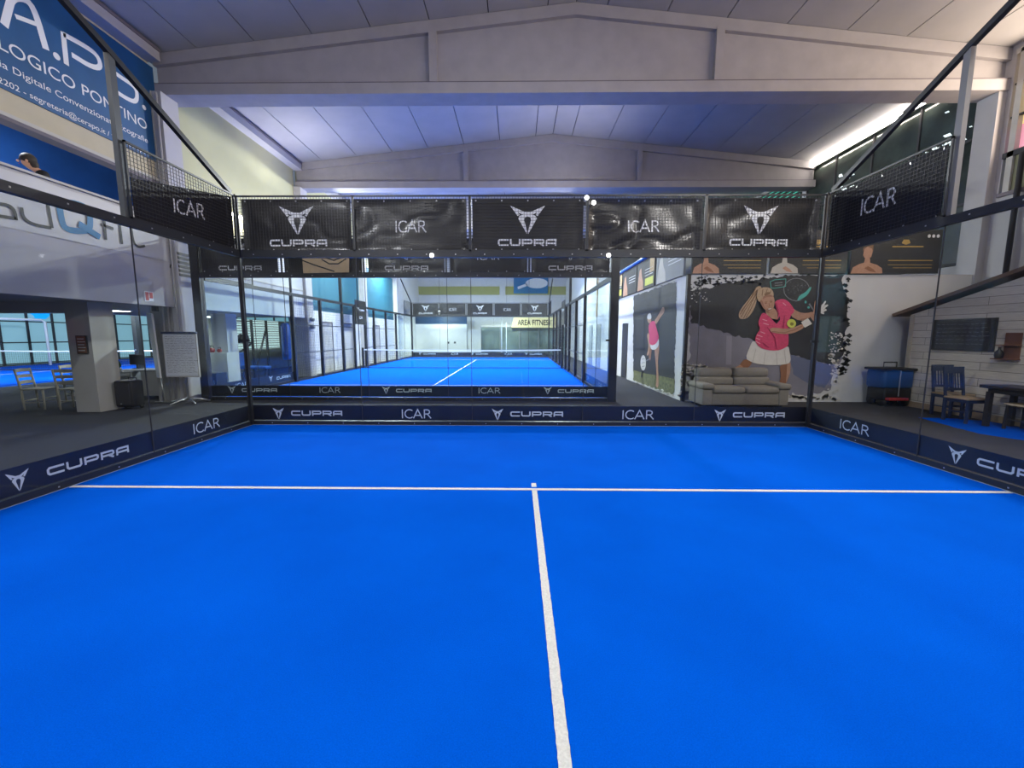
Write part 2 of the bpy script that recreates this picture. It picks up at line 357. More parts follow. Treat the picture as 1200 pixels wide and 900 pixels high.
struct(box('wall_mezzanine_rear', -13.0, -12.8, 2, 18.9, 3.05, 7.2, 'bluewall'))
w = MB()
for y in (12.65, 18.65, 24.65, 30.65):
    w.box(-9.08, -8.55, y, y+.62, 0, 7.16, 'concrete' if y < 13 else 'offwhite'); w.box(-8.55, -8.34, y+.02, y+.5, 0, 7.16, 'lav')
struct(w.build('wall_columns_left'))
w = MB()
w.box(-9.57, -9.07, 11.2, 11.72, 0, 2.32, 'offwhite'); w.box(-9.05, -9.06, 11.2, 11.72, 0, .02, 'offwhite')
struct(w.build('wall_pillar'))
# side wall with windows
w = MB()
w.box(XR, XR+.2, -3, 12.75, 0, 4.85, 'lav'); w.box(XR, XR+.2, -3, 12.75, 7.92, 8.06, 'lav')
w.box(XR, XR+.2, 12.75, 13.35, 0, 8.06, 'lav'); w.box(XR-.18, XR, 12.85, 13.3, 0, 7.16, 'lav')
w.box(XR, XR+.2, 13.35, 19.3, 0, 3.4, 'lav'); w.box(XR, XR+.2, 19.3, YB, 0, 8.06, 'whitewall')
w.box(XR, XR+.2, 13.35, 19.3, 7.96, 8.08, 'lav')
struct(w.build('wall_right'))
w = MB()
for y in (9.6, 11.9): w.box(XR-.06, XR, y, y+.1, 0, 4.9, 'trimdark')
w.box(XR-.05, XR, -3, 12.75, 4.80, 4.88, 'trimdark'); w.tube([(XR-.1,12.3,3.0),(XR-.1,12.3,5.6),(XR-.02,12.1,5.75),(XR-.02,8,5.75)], .05, 'charcoal')
struct(w.build('trim_2'))
w = MB()   # window above the near bay
w.box(XR+.02, XR+.06, -3, 12.68, 4.9, 5.66, 'olive')
for y in (2.7, 4.7, 6.7, 8.7, 10.7, 12.6): w.box(XR-.03, XR+.1, y-.06, y+.06, 4.88, 7.92, 'offwhite')
w.box(XR-.03, XR+.1, -3, 12.75, 5.64, 5.76, 'charcoal'); w.box(XR-.03, XR+.1, -3, 12.75, 7.84, 7.94, 'offwhite')
for z in (6.5, 7.2): w.box(XR-.02, XR+.05, -3, 12.7, z-.02, z+.02, 'charcoal')
w.box(XR+.08, XR+.1, -3, 12.7, 6.3, 7.86, 'dayyellow'); w.box(XR+.08, XR+.1, -3, 12.7, 5.7, 6.3, 'daypink')
struct(w.build('window_1'))
w = MB()   # dark clerestory of the next bay
w.box(XR+.04, XR+.08, 13.35, 19.3, 3.4, 7.96, 'darkpane')
for y in (13.4, 14.9, 16.4, 17.9, 19.25): w.box(XR, XR+.1, y-.03, y+.03, 3.4, 7.96, 'charcoal')
for z in (3.45, 4.9, 6.4): w.box(XR, XR+.1, 13.35, 19.3, z-.03, z+.03, 'charcoal')
random.seed(3)
for k in range(26):
    y = random.choice([13.9, 14.3, 17.2, 17.6])+random.uniform(-.35,.35); z = 6.5+random.expovariate(4); s_ = random.uniform(.02,.07)
    w.add([(XR+.035,y-s_*2,z-s_*.6),(XR+.035,y+s_,z-s_*.2),(XR+.035,y+s_*2,z+s_),(XR+.035,y-s_,z+s_*.8)], [(0,1,2,3)], 'daywhite')
struct(w.build('window_2'))
w = MB(); w.box(XR-.03, XR-.005, 19.5, 24.6, 6.6, 7.9, 'darkpane')
for k in range(9): w.box(XR-.045, XR-.03, 19.6, 24.5, 6.75+k*.13, 6.78+k*.13, 'mintlight')
struct(w.build('window_7'))
# far end wall
w = MB(); w.box(-27.5, 11, YB, YB+.2, 0, 9.1, 'whitewall')
w.box(-9.0, -1.7, YB-.06, YB, 5.05, 5.75, 'yellow'); w.box(-1.2, 4.2, YB-.06, YB, 5.05, 5.75, 'yellow')
struct(w.build('wall_rear'))
w = MB(); w.box(-27.5, 11, -3.2, -3, 0, 9.1, 'whitewall'); struct(w.build('wall_front'))
w = MB(); w.box(-9.0, -4.35, 36.6, 36.8, 0, 2.55, 'whitewall'); w.box(-9.0, -4.35, 36.62, 36.82, 2.55, 3.25, 'bluebox'); w.box(-4.35, -3.2, 36.7, 36.8, 0, 2.1, 'whitewall')
for x in (-5.9, -5.35): w.box(x-.08, x+.08, 36.58, 36.6, .95, 1.1, 'charcoal')
struct(w.build('wall_partition'))
# poster block
PX, PY = 3.95, 12.9
w = MB()
w.box(PX, 10.9, PY, PY+.2, 0, 3.1, 'whitewall')
w.box(PX, PX+.2, PY+.2, 18.1, 0, 3.1, 'whitewall'); w.box(PX, PX+.2, 18.95, 21.2, 0, 3.1, 'whitewall'); w.box(PX, PX+.2, 18.1, 18.95, 2.1, 3.1, 'whitewall')
w.box(PX+.2, 10.9, PY+.2, 21.2, 3.0, 3.1, 'charcoal'); w.box(PX+1.3, PX+1.4, 17.5, 19.6, 0, 3.0, 'offwhite')
w.box(PX-.02, PX+.06, PY-.02, PY+.08, 0, 3.1, 'black')
struct(w.build('wall_poster_block'))
w = MB(); w.box(PX, PX+.2, 21.2, YB, 0, 6.2, 'whitewall'); 
for y in (23,25.2,27.5,30): w.box(PX-.03, PX, y, y+1.0, 0, 2.2, 'greyplastic'); 
w.box(PX-.02, PX, 24, 24.4, 2.6, 5.2, 'tan'); struct(w.build('wall_corridor'))

# ------------------------------------------------------------------ artificial turf
def court_turf(x0, x1, y0, y1, label, near=False):
    t = thing('artificial_turf', ((x0+x1)/2, (y0+y1)/2, 0), label, 'turf'); t['kind'] = 'structure'
    box('turf_surface', x0, x1, y0, y1, 0, .012, 'turf', t); MATS['turf']
    xc = (x0+x1)/2; z0, z1 = .0118, .0145
    yn = (y0+y1)/2
    for s_ in (-1, 1):
        ys = yn+s_*6.95
        if y0 < ys < y1:
            box('service_line', x0, x1, ys-.025, ys+.025, z0, z1, 'line', t)
            a, b = sorted((yn if near else yn, ys-s_*.03)); 
            box('centre_line', xc-.025, xc+.025, a, b, z0, z1, 'line', t)
            a, b = sorted((ys+s_*.06, ys+s_*.17)); box('centre_mark', xc-.025, xc+.025, a, b, z0, z1, 'line', t)
    mb = MB(); mb.box(x0, x1, y1, y1+.012, 0, .016, 'edge'); mb.box(x0-.012, x0, y0, y1, 0, .016, 'edge'); mb.box(x1, x1+.012, y0, y1, 0, .016, 'edge'); mb.box(x0, x1, y0-.012, y0, 0, .016, 'edge')
    mb.build('border_seam', t); return t
court_turf(-5, 5, -2.9, 10, 'large bright blue turf filling the court under the camera', True)
for o in list(bpy.data.objects):
    if o.name.startswith('centre_line') or o.name.startswith('service_line') or o.name.startswith('centre_mark'): bpy.data.objects.remove(o)
T0 = [o for o in bpy.data.objects if o.name == 'artificial_turf'][0]
def rough_line(name, p0, p1, w_, parent):
    p0, p1 = Vector(p0), Vector(p1); d = (p1-p0); L_ = d.length; d.normalize(); n_ = Vector((-d.y, d.x, 0)); k = int(L_/.02); vs = []; fs = []
    for i in range(k+1):
        c = p0+d*L_*i/k
        for sg in (-1, 1): vs.append(c+n_*sg*(w_/2+random.uniform(-.0013,.0013)))
    for i in range(k): fs.append((2*i, 2*i+1, 2*i+3, 2*i+2))
    mb = MB(); mb.add([v+Vector((0,0,.003)) for v in vs], [tuple(reversed(f)) for f in fs], 'line'); mb.add(vs, fs, 'line'); mb.build(name, parent)
rough_line('service_line', (-4.99,6.95,.0122), (4.99,6.95,.0122), .052, T0)
rough_line('centre_line', (0,-.0,.0122), (0,6.915,.0122), .052, T0)
rough_line('centre_mark', (0,7.02,.0122), (0,7.13,.0122), .052, T0)
C2X, C2Y = -2.903, 12.83
court_turf(C2X-5, C2X+5, C2Y+.1, C2Y+20, 'blue turf of the second court behind the glass back wall')
court_turf(-26.2, -16.2, 11, 31, 'blue turf of the far court seen under the mezzanine')

# ------------------------------------------------------------------ court fences
def mesh_wires(F, u0, u1, v0, v1, pitch=.05, w_=.005):
    """woven wire: F(u,v,off)->point"""
    mb = MB(); nu = int(round((u1-u0)/pitch)); nv = int(round((v1-v0)/pitch)); h = w_/2
    def rod(a0, a1, b0, b1, o):
        vs = [F(a0,b0,o-h),F(a1,b0,o-h),F(a1,b1,o-h),F(a0,b1,o-h),F(a0,b0,o+h),F(a1,b0,o+h),F(a1,b1,o+h),F(a0,b1,o+h)]
        mb.add(vs, [(0,3,2,1),(4,5,6,7),(0,1,5,4),(1,2,6,5),(2,3,7,6),(3,0,4,7)], 'wire')
    for i in range(nu+1): u = u0+(u1-u0)*i/nu; rod(u-h, u+h, v0, v1, h)
    for j in range(nv+1): v = v0+(v1-v0)*j/nv; rod(u0, u1, v-h, v+h, -h)
    return mb
def fence(label, loc, F, plan, rail, glassm='glass', zrail=3.0, group=None, wp=.05, ww=.005, base=True, bolts=True):
    """F(u,z,off); plan = list of (u0,u1,kind[,strip]) kinds: glass, mesh, glassmesh(4 m)"""
    t = thing('court_fence', loc, label, 'fence', group); 
    def bx(mb, u0, u1, z0, z1, o0, o1, m):
        vs = [F(a,b,c) for c in (o0,o1) for (a,b) in ((u0,z0),(u1,z0),(u1,z1),(u0,z1))]
        mb.add(vs, [(0,3,2,1),(4,5,6,7),(0,1,5,4),(1,2,6,5),(2,3,7,6),(3,0,4,7)], m)
    for seg in plan:
        u0, u1, kind = seg[:3]; strip = seg[3] if len(seg) > 3 else None; top = seg[4] if len(seg) > 4 else False
        if kind == 'glass':
            mb = MB(); bx(mb, u0+.004, u1-.004, .08, zrail, .020, .030, glassm); g = mb.build('glass_panel', t)
            mb = MB(); e = .004
            for a in (u0+.001, u1-.005): bx(mb, a, a+e, .08, zrail, .019, .031, 'charcoal')
            bx(mb, u0+.005, u1-.005, .08, .084, .019, .031, 'charcoal'); bx(mb, u0+.005, u1-.005, zrail-.004, zrail, .019, .031, 'charcoal')
            mb.build('glass_edge', g)
            if strip:
                mb = MB(); bx(mb, u0, u1, .10, .37, .034, .038, 'band'); G = lambda u, v: F(u, v, .0325)
                flip = strip[1]
                st = MB(); st.v = []; 
                for wd in strip[0]:
                    if wd[0] == 'E': emblem(mb, wd[1], wd[2], wd[3], wd[4], G, 'grey_print')
                    if wd[0] == 'C': cupra_word(mb, wd[1], wd[2], wd[3], wd[4], G, 'grey_print')
                    if wd[0] == 'I': icar_word(mb, wd[1], wd[2], wd[3], wd[4], G, 'grey_print')
                mb.build('vinyl_strip', g)
        if kind == 'mesh':
            mesh_wires(F, u0+.03, u1-.03, .05, zrail-.03, wp, ww).build('mesh_panel', t)
            for z in (.05, 1.0, 2.0): mb = MB(); bx(mb, u0+.03, u1-.03, z-.015, z+.015, -.015, .015, 'steel'); mb.build('cross_bar', t)
        if top:
            mesh_wires(F, u0+.02, u1-.02, zrail+.09, 3.98, .05, ww).build('top_mesh', t)
            mb = MB(); 
            for a in (u0, u1-.022): bx(mb, a, a+.022, zrail+.07, 4.0, -.012, .012, 'steel')
            bx(mb, u0, u1, 3.975, 4.0, -.012, .012, 'steel'); bx(mb, u0, u1, zrail+.07, zrail+.10, -.012, .012, 'steel'); mb.build('top_frame', t)
    ua = min(p[0] for p in plan); ub = max(p[1] for p in plan)
    mb = MB(); bx(mb, ua, ub, zrail-.03, zrail+.07, -.03, .05, 'steel'); r = mb.build('top_rail', t)
    u = ua+.25
    while u < ub and bolts: mb = MB(); bx(mb, u-.008, u+.008, zrail+.012, zrail+.028, -.034, -.03, 'bolt'); mb.build('bolt', r); u += .5
    if base:
        mb = MB(); bx(mb, ua, ub, .0, .085, .01, .06, 'steel'); r = mb.build('base_profile', t)
        u = ua+.35
        while u < ub and bolts: mb = MB(); bx(mb, u-.007, u+.007, .04, .054, .006, .01, 'bolt'); mb.build('bolt', r); u += .65
    return t, bx
zt = .13; zh = .17
def cw(a): return [('E', a+.33, .125, .21, .205), ('C', a+.66, a+1.60, .175, .275)]
FB = lambda u, z, o: (u, 10+o, z)
def CW(ec, c0, c1, ew=.21): return ([('E', ec, .105, ew, .215), ('C', c0, c1, .175, .27)], 0)
def IW(a, b): return ([('I', a, b, .135, .30)], 0)
t, bx = fence('glass back wall of the near court, black mesh strip on top', (0,10,0), FB,
  [(-5,-3,'glass',CW(-4.54,-4.31,-3.37),1),(-3,-1,'glass',IW(-2.28,-1.75),1),(-1,1,'glass',CW(-.54,-.31,.65),1),(1,3,'glass',IW(1.72,2.28),1),(3,5,'glass',CW(3.47,3.70,4.63),1)], None)
for s_ in (-1, 1):
    mb = MB(); mb.box(s_*5.03-.03, s_*5.03+.03, 9.98, 10.04, 0, 4.02, 'steel'); p = mb.build('corner_post', t)
    mb = MB(); mb.box(s_*5.0-.07, s_*5.0+.07, 9.96, 9.985, 1.52, 1.56, 'steel'); mb.build('clamp', p)
# side fences of the near court
FL = lambda u, z, o: (-5-o, u, z)     # u = y, letters run away from the camera
FR = lambda u, z, o: (5+o, -u, z)     # u = -y, letters run toward the camera
t, bx = fence('glass side wall of the near court, beside the mezzanine', (-5,8,0), FL,
  [(8,9.94,'glass',([('I', 8.69, 9.22, .155, .31)],0),1),(6,8,'glass',([('E', 6.54, .125, .19, .20), ('C', 6.78, 7.67, .185, .275)],0)),(4,6,'mesh'),(2,4,'mesh'),(0,2,'mesh')], None)
mb = MB(); mb.box(-5.09, -5.03, 7.96, 8.04, 3.0, 4.98, 'steelgrey'); mb.build('post', t)
mb = MB(); mb.bar((-5.05,9.93,4.03), (-5.05,7.9,5.02), .06, .07); mb.bar((-5.05,7.9,5.02), (-5.05,5.6,6.06), .06, .07); mb.build('diagonal_brace', t)
mb = MB(); mb.box(-5.10, -5.02, 5.55, 5.65, 3.0, 6.5, 'steel'); mb.build('lamp_post', t); MB().box(-5.10, -5.02, -1.55, -1.45, 0, 6.5, 'steel').build('lamp_post', t)
t, bx = fence('glass side wall of the near court, beside the wooden hut', (5,8,0), FR,
  [(-9.94,-8,'glass',([('I', -9.29, -8.75, .155, .31)],0),1),(-8,-6,'glass',([('E', -7.545, .125, .20, .20), ('C', -7.33, -6.42, .185, .275)],0)),(-6,-4,'mesh'),(-4,-2,'mesh'),(-2,0,'mesh')], None)
mb = MB(); mb.box(5.03, 5.09, 7.96, 8.04, 3.0, 4.98, 'postgrey'); mb.build('post', t)
mb = MB(); mb.bar((5.05,9.93,4.03), (5.05,7.9,5.02), .06, .07); mb.bar((5.05,7.9,5.02), (5.05,5.6,6.06), .06, .07); mb.build('diagonal_brace', t)
mb = MB(); mb.box(5.02, 5.10, 5.55, 5.65, 3.0, 6.5, 'steel'); mb.build('lamp_post', t)

MB().box(5.02, 5.10, -1.55, -1.45, 0, 6.5, 'steel').build('lamp_post', t)
# second court
x0, x1 = C2X-5, C2X+5
F2 = lambda u, z, o: (u, C2Y+o, z)
def CW2(a): return ([('E', a, .17, .21, .19), ('C', a+.25, a+1.15, .21, .30)], 0)
def IW2(a, b): return ([('I', a, b, .19, .33)], 0)
t, bx = fence('glass front end of the second court, framed in thick black posts', (C2X,C2Y,0), F2,
  [(x0,x0+2,'glass',CW2(-7.39),1),(x0+2,x0+4,'glass',IW2(-5.16,-4.64),1),(x0+4,x0+6,'glass',CW2(-3.48),1),(x0+6,x0+8,'glass',IW2(-1.15,-.61),1),(x0+8,x0+10,'glass',CW2(.58),1)], None, 'glass2', 3.05)
for x in (x0-.1, x1+.08):
    mb = MB(); mb.box(x-.11, x+.09, C2Y-.05, C2Y+.1, 0, 4.05, 'steel'); p = mb.build('corner_post', t)
    mb = MB(); mb.box(x-.2, x-.11, C2Y-.04, C2Y-.01, 1.5, 1.54, 'steel'); mb.build('clamp', p)
y0 = C2Y
plan = [(y0+.12,y0+2,'glass',([('I',y0+1,y0+1.5,.17,.30)],0),1),(y0+2,y0+4,'glass',([('E',y0+2.6,.17,.2,.19),('C',y0+2.9,y0+3.7,.2,.29)],0)),(y0+4,y0+6,'mesh'),(y0+6,y0+8,'mesh'),(y0+8,y0+9.3,'mesh'),(y0+10.7,y0+12,'mesh'),(y0+12,y0+14,'mesh'),(y0+14,y0+16,'mesh'),(y0+16,y0+18,'glass'),(y0+18,y0+19.9,'glass',None,1)]
for sx, lab in ((-1, 'dark mesh and glass side of the second court, beside the white columns'), (1, 'dark mesh and glass side of the second court, beside the poster corridor')):
    X_ = x0-.02 if sx < 0 else x1+.02
    if sx < 0: FS = lambda u, z, o, X_=X_: (X_-o, u, z); pl = plan
    else:
        FS = lambda u, z, o, X_=X_: (X_+o, -u, z); pl = []
        for s_ in plan:
            st = s_[3] if len(s_) > 3 else None
            pl.append((-s_[1], -s_[0], s_[2], None if not st else ([('I',-s_[1]+.4,-s_[1]+.9,.17,.30)],0), *(s_[4:])))
    t, bx = fence(lab, (X_,y0+10,0), FS, pl, None, 'glass2', 3.0, None, .1, .004, True, False)
    for k in (4,6,8,9.3,10.7,12,14,16):
        mb = MB(); mb.box(X_-.05, X_+.05, y0+k-.05, y0+k+.05, 0, 3.0, 'steel'); mb.build('post', t)
    mb = MB(); mb.box(X_-.05, X_+.05, y0+7.9, y0+8.0, 3.0, 7.02 if sx > 0 else 6.70, 'steel'); mb.build('lamp_post', t)
F4 = lambda u, z, o: (u, C2Y+20.06+o, z)
t, bx = fence('far glass end of the second court, small in the distance', (C2X,C2Y+20,0), F4,
  [(x0,x0+2,'glass',CW2(x0+.5),1),(x0+2,x0+4,'glass',IW2(x0+2.8,x0+3.35),1),(x0+4,x0+6,'glass',CW2(x0+4.4),1),(x0+6,x0+8,'glass',IW2(x0+6.8,x0+7.35),1),(x0+8,x0+10,'glass',CW2(x0+8.4),1)], None, 'glass2', bolts=False)
for x in (x0-.05, x1+.05):
    mb = MB(); mb.box(x-.05, x+.05, C2Y+19.98, C2Y+20.1, 0, 4.0, 'steel'); mb.build('corner_post', t)
    mb = MB(); mb.bar((x, C2Y+20.02, 4.03), (x, C2Y+17.5, 5.35), .06, .06); mb.build('diagonal_brace', t)

# tennis-type nets
def net(x0, x1, y, label):
    t = thing('padel_net', ((x0+x1)/2, y, 0), label, 'net')
    N = 24
    def top(u): k = (u-x0)/(x1-x0); return .92-.04*math.sin(PI*k)
    mb = MB()
    k = int((x1-x0)/.10)
    for i in range(k+1): u = x0+(x1-x0)*i/k; mb.box(u-.002, u+.002, y-.002, y+.002, .02, top(u), 'net')
    for j in range(9): mb.box(x0, x1, y-.002, y+.002, .04+j*.1-.002, .04+j*.1+.002, 'net')
    mb.build('netting', t)
    mb = MB()
    for i in range(N): a = x0+(x1-x0)*i/N; b = x0+(x1-x0)*(i+1)/N; mb.bar((a,y,top(a)),(b,y,top(b)), .02, .055, 'white_print')
    mb.build('white_tape', t)
    for x in (x0-.06, x1+.06):
        mb = MB(); mb.box(x-.04, x+.04, y-.04, y+.04, 0, 1.02, 'steel'); mb.build('net_post', t)
    box('bottom_cord', x0, x1, y-.01, y+.01, .02, .05, 'net', t)
net(C2X-4.86, C2X+4.86, C2Y+10, 'black net with white tape across the second court')
net(-26.0, -16.4, 21, 'black net with white tape on the court beyond the chairs')

# ------------------------------------------------------------------ banners
def banner(F, u0, u1, z0, z1, kind, seed, amp, label, cat='banner', group=None, slope=0, logo='white_print', drop=None, eye=True, back='vinyl', loc=None):
    n_u = max(8, int((u1-u0)/.04)); n_v = max(6, int((z1-z0)/.04))
    def h(u, v):
        e = min(1, min(u-u0, u1-u)/.1, (v-z0)/.08+.2, (z1-v)/.08+.2); e = max(0, e)
        p = Vector((u*1.1+seed*7.3, v*1.6+seed*3.1, seed))
        a = noise.noise(p); b = noise.noise(Vector((u*2.2+v*2.8+seed, v*1.1-u*.7, seed*2.)))
        c = 1-abs(noise.noise(Vector((u*1.7-v*2.1+seed*5, v*1.9+u*.8, seed))))*2.2
        c = max(0, c)**3
        return .020+max(0, amp*(.55+a*.6+b*.45+c*.55))*e
    def P_(u, v, o): 
        zz = v if not slope else z0+(v-z0)*(1-slope*(1-(u-u0)/(u1-u0)))
        return F(u, zz, h(u, v)+o)
    c = Vector(F((u0+u1)/2, z0, .03)); t = thing('advertising_banner', c, label, cat, group)
    mb = MB(); vs = []; fs = []
    for s_ in (0, 1):
        for j in range(n_v+1):
            for i in range(n_u+1): vs.append(P_(u0+(u1-u0)*i/n_u, z0+(z1-z0)*j/n_v, .003*s_))
    q = n_u+1; q2 = q*(n_v+1)
    for j in range(n_v):
        for i in range(n_u):
            a = j*q+i; fs.append((a, a+1, a+1+q, a+q)); fs.append((q2+a+q, q2+a+1+q, q2+a+1, q2+a))
    mb.add(vs, fs, back, True); mb.build('banner_sheet', t)
    G = lambda u, v: P_(u, v, -.004); ml = .05
    uc = (u0+u1)/2; W = u1-u0; H = z1-z0
    mb = MB()
    if kind == 'C':
        emblem(mb, uc, z0+.33*H, .60, .47, G, logo, 4); mb.build('emblem', t); mb = MB()
        cupra_word(mb, uc-.51, uc+.50, z0+.085*H+.02, z0+.085*H+.135, G, logo, ml); mb.build('lettering', t)
    elif kind == 'c':   # word only sits low on the sheet
        cupra_word(mb, uc-.53, uc+.53, z0+.06, z0+.17, G, logo, ml); mb.build('lettering', t)
        mb = MB(); emblem(mb, uc, z0+.36*H, .60, .47, G, logo, 4); mb.build('emblem', t)
    elif kind == 'I':
        icar_word(mb, uc-.27, uc+.26, z0+.37*H, z0+.60*H, G, logo, ml); mb.build('lettering', t)
    elif kind[0] == 'i':
        a, b, c_, d = kind[1]; icar_word(mb, a, b, c_, d, G, logo, ml); mb.build('lettering', t)
    if eye:
        for i in range(5):
            for v in (z0+.035, z1-.035):
                u = u0+.06+(W-.12)*i/4; r = .014; mb = MB()
                mb.add([G(u+r*math.cos(2*PI*k/8), v+r*math.sin(2*PI*k/8)) for k in range(8)], [tuple(range(8))[::-1]], 'bolt'); mb.build('eyelet', t)
    return t
z0b, z1b = 3.075, 3.95
for (a, b, k, sd, am, lab) in ((-4.93,-3.05,'C',1.3,.030,'black banner with white horned emblem, at the cream wall end of the near fence'),
   (-2.99,-1.06,'I',2.7,.040,'lightly creased black banner with thin white letters, second from the cream wall end'),
   (-.96,.93,'C',3.9,.010,'smooth black banner with white horned emblem, middle of the near back fence'),
   (1.03,2.93,'I',5.2,.062,'heavily creased black banner with thin white letters on the back fence'),
   (2.98,4.92,'C',6.6,.048,'creased black banner with white horned emblem, above the player mural')):
    banner(FB, a, b, z0b, z1b, k, sd, am, lab, group='black sponsor banners on the near back fence')
banner(FL, 8.07, 9.90, 3.08, 3.95, ('i', (8.70, 9.27, 3.46, 3.72)), 8.1, .012, 'black banner with thin white letters sagging on the side fence by the mezzanine', slope=.42, back='vinyl_matt')
banner(FR, -9.90, -8.07, 3.08, 3.95, ('i', (-9.29, -8.72, 3.45, 3.69)), 9.4, .012, 'black banner with thin white letters on the side fence by the windows', back='vinyl_matt')
for (a, b, k, sd, lab) in ((x0+.02,-6.0,'c',11.,'black banner with white word, second court front, corner by the gym'),(-5.85,-3.95,'n',12.,'plain black banner behind the tan reflection sheet, second court front'),
   (-3.80,-1.95,'c',13.,'creased black banner on the second court front, under the bright point on the rail'),(-1.82,.05,'I',14.,'black banner, second court front, below the middle emblem of the near fence'),(.15,2.03,'c',15.,'black banner with white word, second court front, next to the corridor')):
    banner(F2, a, b, 3.14, 3.95, k if k != 'n' else 'n', sd, .02, lab, group='black banners on the second court front')
for i, (k) in enumerate(('C','I','C','I','C')):
    banner(F4, x0+.05+2*i, x0+1.93+2*i, 3.08, 3.95, k, 20.+i, .01, 'small distant %s banner on the far court end, %s from the white columns' % ('black emblem' if k == 'C' else 'black thin-lettered', ('first','second','third','fourth','fifth')[i]), group='black banners on the far end of the second court', eye=False)
mb = MB(); t = thing('tan_reflection', (-4.8, C2Y-.06, 3.08), 'small tan sheet standing in for a glass reflection over the second court front', 'banner')  # solid tan sheet painted in place of a reflection on the glass
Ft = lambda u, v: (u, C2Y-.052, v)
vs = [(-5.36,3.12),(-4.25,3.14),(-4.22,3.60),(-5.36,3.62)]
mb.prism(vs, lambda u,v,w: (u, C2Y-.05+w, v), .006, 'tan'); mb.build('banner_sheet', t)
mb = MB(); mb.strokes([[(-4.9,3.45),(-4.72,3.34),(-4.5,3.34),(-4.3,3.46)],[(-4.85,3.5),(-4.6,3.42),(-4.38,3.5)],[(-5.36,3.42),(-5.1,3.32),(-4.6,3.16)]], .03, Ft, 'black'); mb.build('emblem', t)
# side boards by the net doors
for X_, s_, lab in ((x0-.03, 1, 'small black sign over the court doorway by the white columns'), (x1+.03, -1, 'small black sign over the court doorway by the corridor')):
    t = thing('doorway_sign', (X_, C2Y+10, 2.1), lab, 'sign')
    box('board', X_+s_*.06, X_+s_*.09, C2Y+9.35, C2Y+10.65, 2.15, 3.3, 'vinyl', t)
    mb = MB(); G = lambda u, v: (X_+s_*.092, (C2Y+10+s_*u), v); emblem(mb, -.35, 2.75, .25, .22, G, 'white_print'); cupra_word(mb, -.15, .45, 2.8, 2.89, G, 'white_print'); icar_word(mb, -.2, .2, 2.42, 2.55, G, 'white_print'); mb.build('lettering', t)

# big blue clinic banner on the upper wall
XB = XL+.02
GB = lambda u, v: (XB+.012, u, v)
t = thing('wall_banner', (XB, 10, 5.5), 'large blue clinic banner with white lettering, high on the mezzanine side wall', 'banner')
mb = MB(); mb.box(XB-.01, XB+.008, 6.4, 12.80, 5.62, 7.72, 'bannerblue'); mb.build('banner_sheet', t)
mb = MB()
def onb(pts): 
    r = []
    for px, py in pts: p = at(px, py, 'x', XB+.012); r.append((p.y, p.z))
    return r
for ln in ([(5,27),(14,0)], ): pass
def sm(p, it=2): return smooth3(p, it)
def smooth3(p, it):
    for _ in range(it):
        q = [p[0]]
        for a, b in zip(p, p[1:]): q += [(a[0]*.75+b[0]*.25, a[1]*.75+b[1]*.25), (a[0]*.25+b[0]*.75, a[1]*.25+b[1]*.75)]
        p = q+[p[-1]]
    return p
P_ = sm(onb([(5,30),(10,10),(14,-4),(30,-2),(41,12),(54,58)])); mb.strokes([P_], .11, GB, 'white_print')
mb.strokes([onb([(18,19),(42,28)])], .07, GB, 'white_print')
def dot(c, r): 
    a, b = onb([c])[0]; mb.add([GB(a+r*math.cos(2*PI*k/12), b+r*math.sin(2*PI*k/12)) for k in range(12)], [tuple(range(12))], 'white_print')
dot((66.5,66), .06)
mb.strokes([onb([(78,76),(76,57),(74,38)]), sm(onb([(74,40),(98,53),(114,64),(119,79),(108,79),(84,64)]))], .09, GB, 'white_print')
mb.strokes([sm(onb([(141,90),(130,82),(126,84),(126,93),(130,103),(149,116),(160,120),(161,108),(156,100),(141,90)]))], .085, GB, 'white_print')
dot((169,126), .05)
mb.build('large_initials', t)
def tline(s_, pa, pb, hgt, dv=0):
    a, b = onb([pa, pb]); mb = MB(); v = (a[1]+b[1])/2+dv; mb.text(s_, a[0], b[0], v-hgt/2, v+hgt/2, GB, 'white_print', .002); mb.build('lettering', t)
tline('LOGICO PONTINO', (-2,52), (172,145), .20)
tline('ia Digitale Convenzionata Ecografie', (0,79), (173,163), .145)
tline('2202 - segreteria@cerapo.it / www.cerapo.it', (-2,98), (176,178), .13)
# white gym banner on the parapet
XG = -8.44
GG = lambda u, v: (XG+.014, u, v)
t = thing('parapet_banner', (XG, 10, 3.4), 'long white gym banner with black letters and a blue ring, on the mezzanine parapet', 'banner')
def hb(u): return .012*math.sin(u*5.1)
mb = MB(); vs = []; fs = []; N = 60
for j, z in enumerate((3.36, 3.6, 3.9, 4.15, 4.30)):
    for i in range(N+1): u = 6.6+(12.55-6.6)*i/N; vs.append((XG+.006+.008*math.sin(u*4+z*3), u, z-.03*math.sin(PI*((u*1.0) % 1.0))*(j == 4)))
for j in range(4):
    for i in range(N): a = j*(N+1)+i; fs.append((a, a+1, a+N+2, a+N+1))
mb.add(vs, fs, 'bannerwhite', True); mb.add([(XG-.004,6.6,3.36),(XG-.004,12.55,3.36),(XG-.004,12.55,4.27),(XG-.004,6.6,4.27)], [(0,1,2,3)], 'bannerwhite'); mb.build('banner_sheet', t)
def ong(pts):
    r = []
    for px, py in pts: p = at(px, py, 'x', XG+.02); r.append((p.y, p.z))
    return r
GG = lambda u, v: (XG+.022, u, v)
mb = MB(); 
mb.strokes([sm(ong([(-8,238),(10,240),(17,246),(19,258)])), ong([(19,256),(-8,252)])], .05, GG, 'black')
mb.strokes([ong([(54,229),(61,267)]), sm(ong([(25,243),(27,255),(38,263),(60,267)]))], .05, GG, 'black')
mb.strokes([ong([(124,281),(122,257),(128,252),(137,256)]), ong([(119,263),(133,268)]), ong([(140,262),(143,286)]), ong([(139,254),(139.5,256)])], .05, GG, 'black')
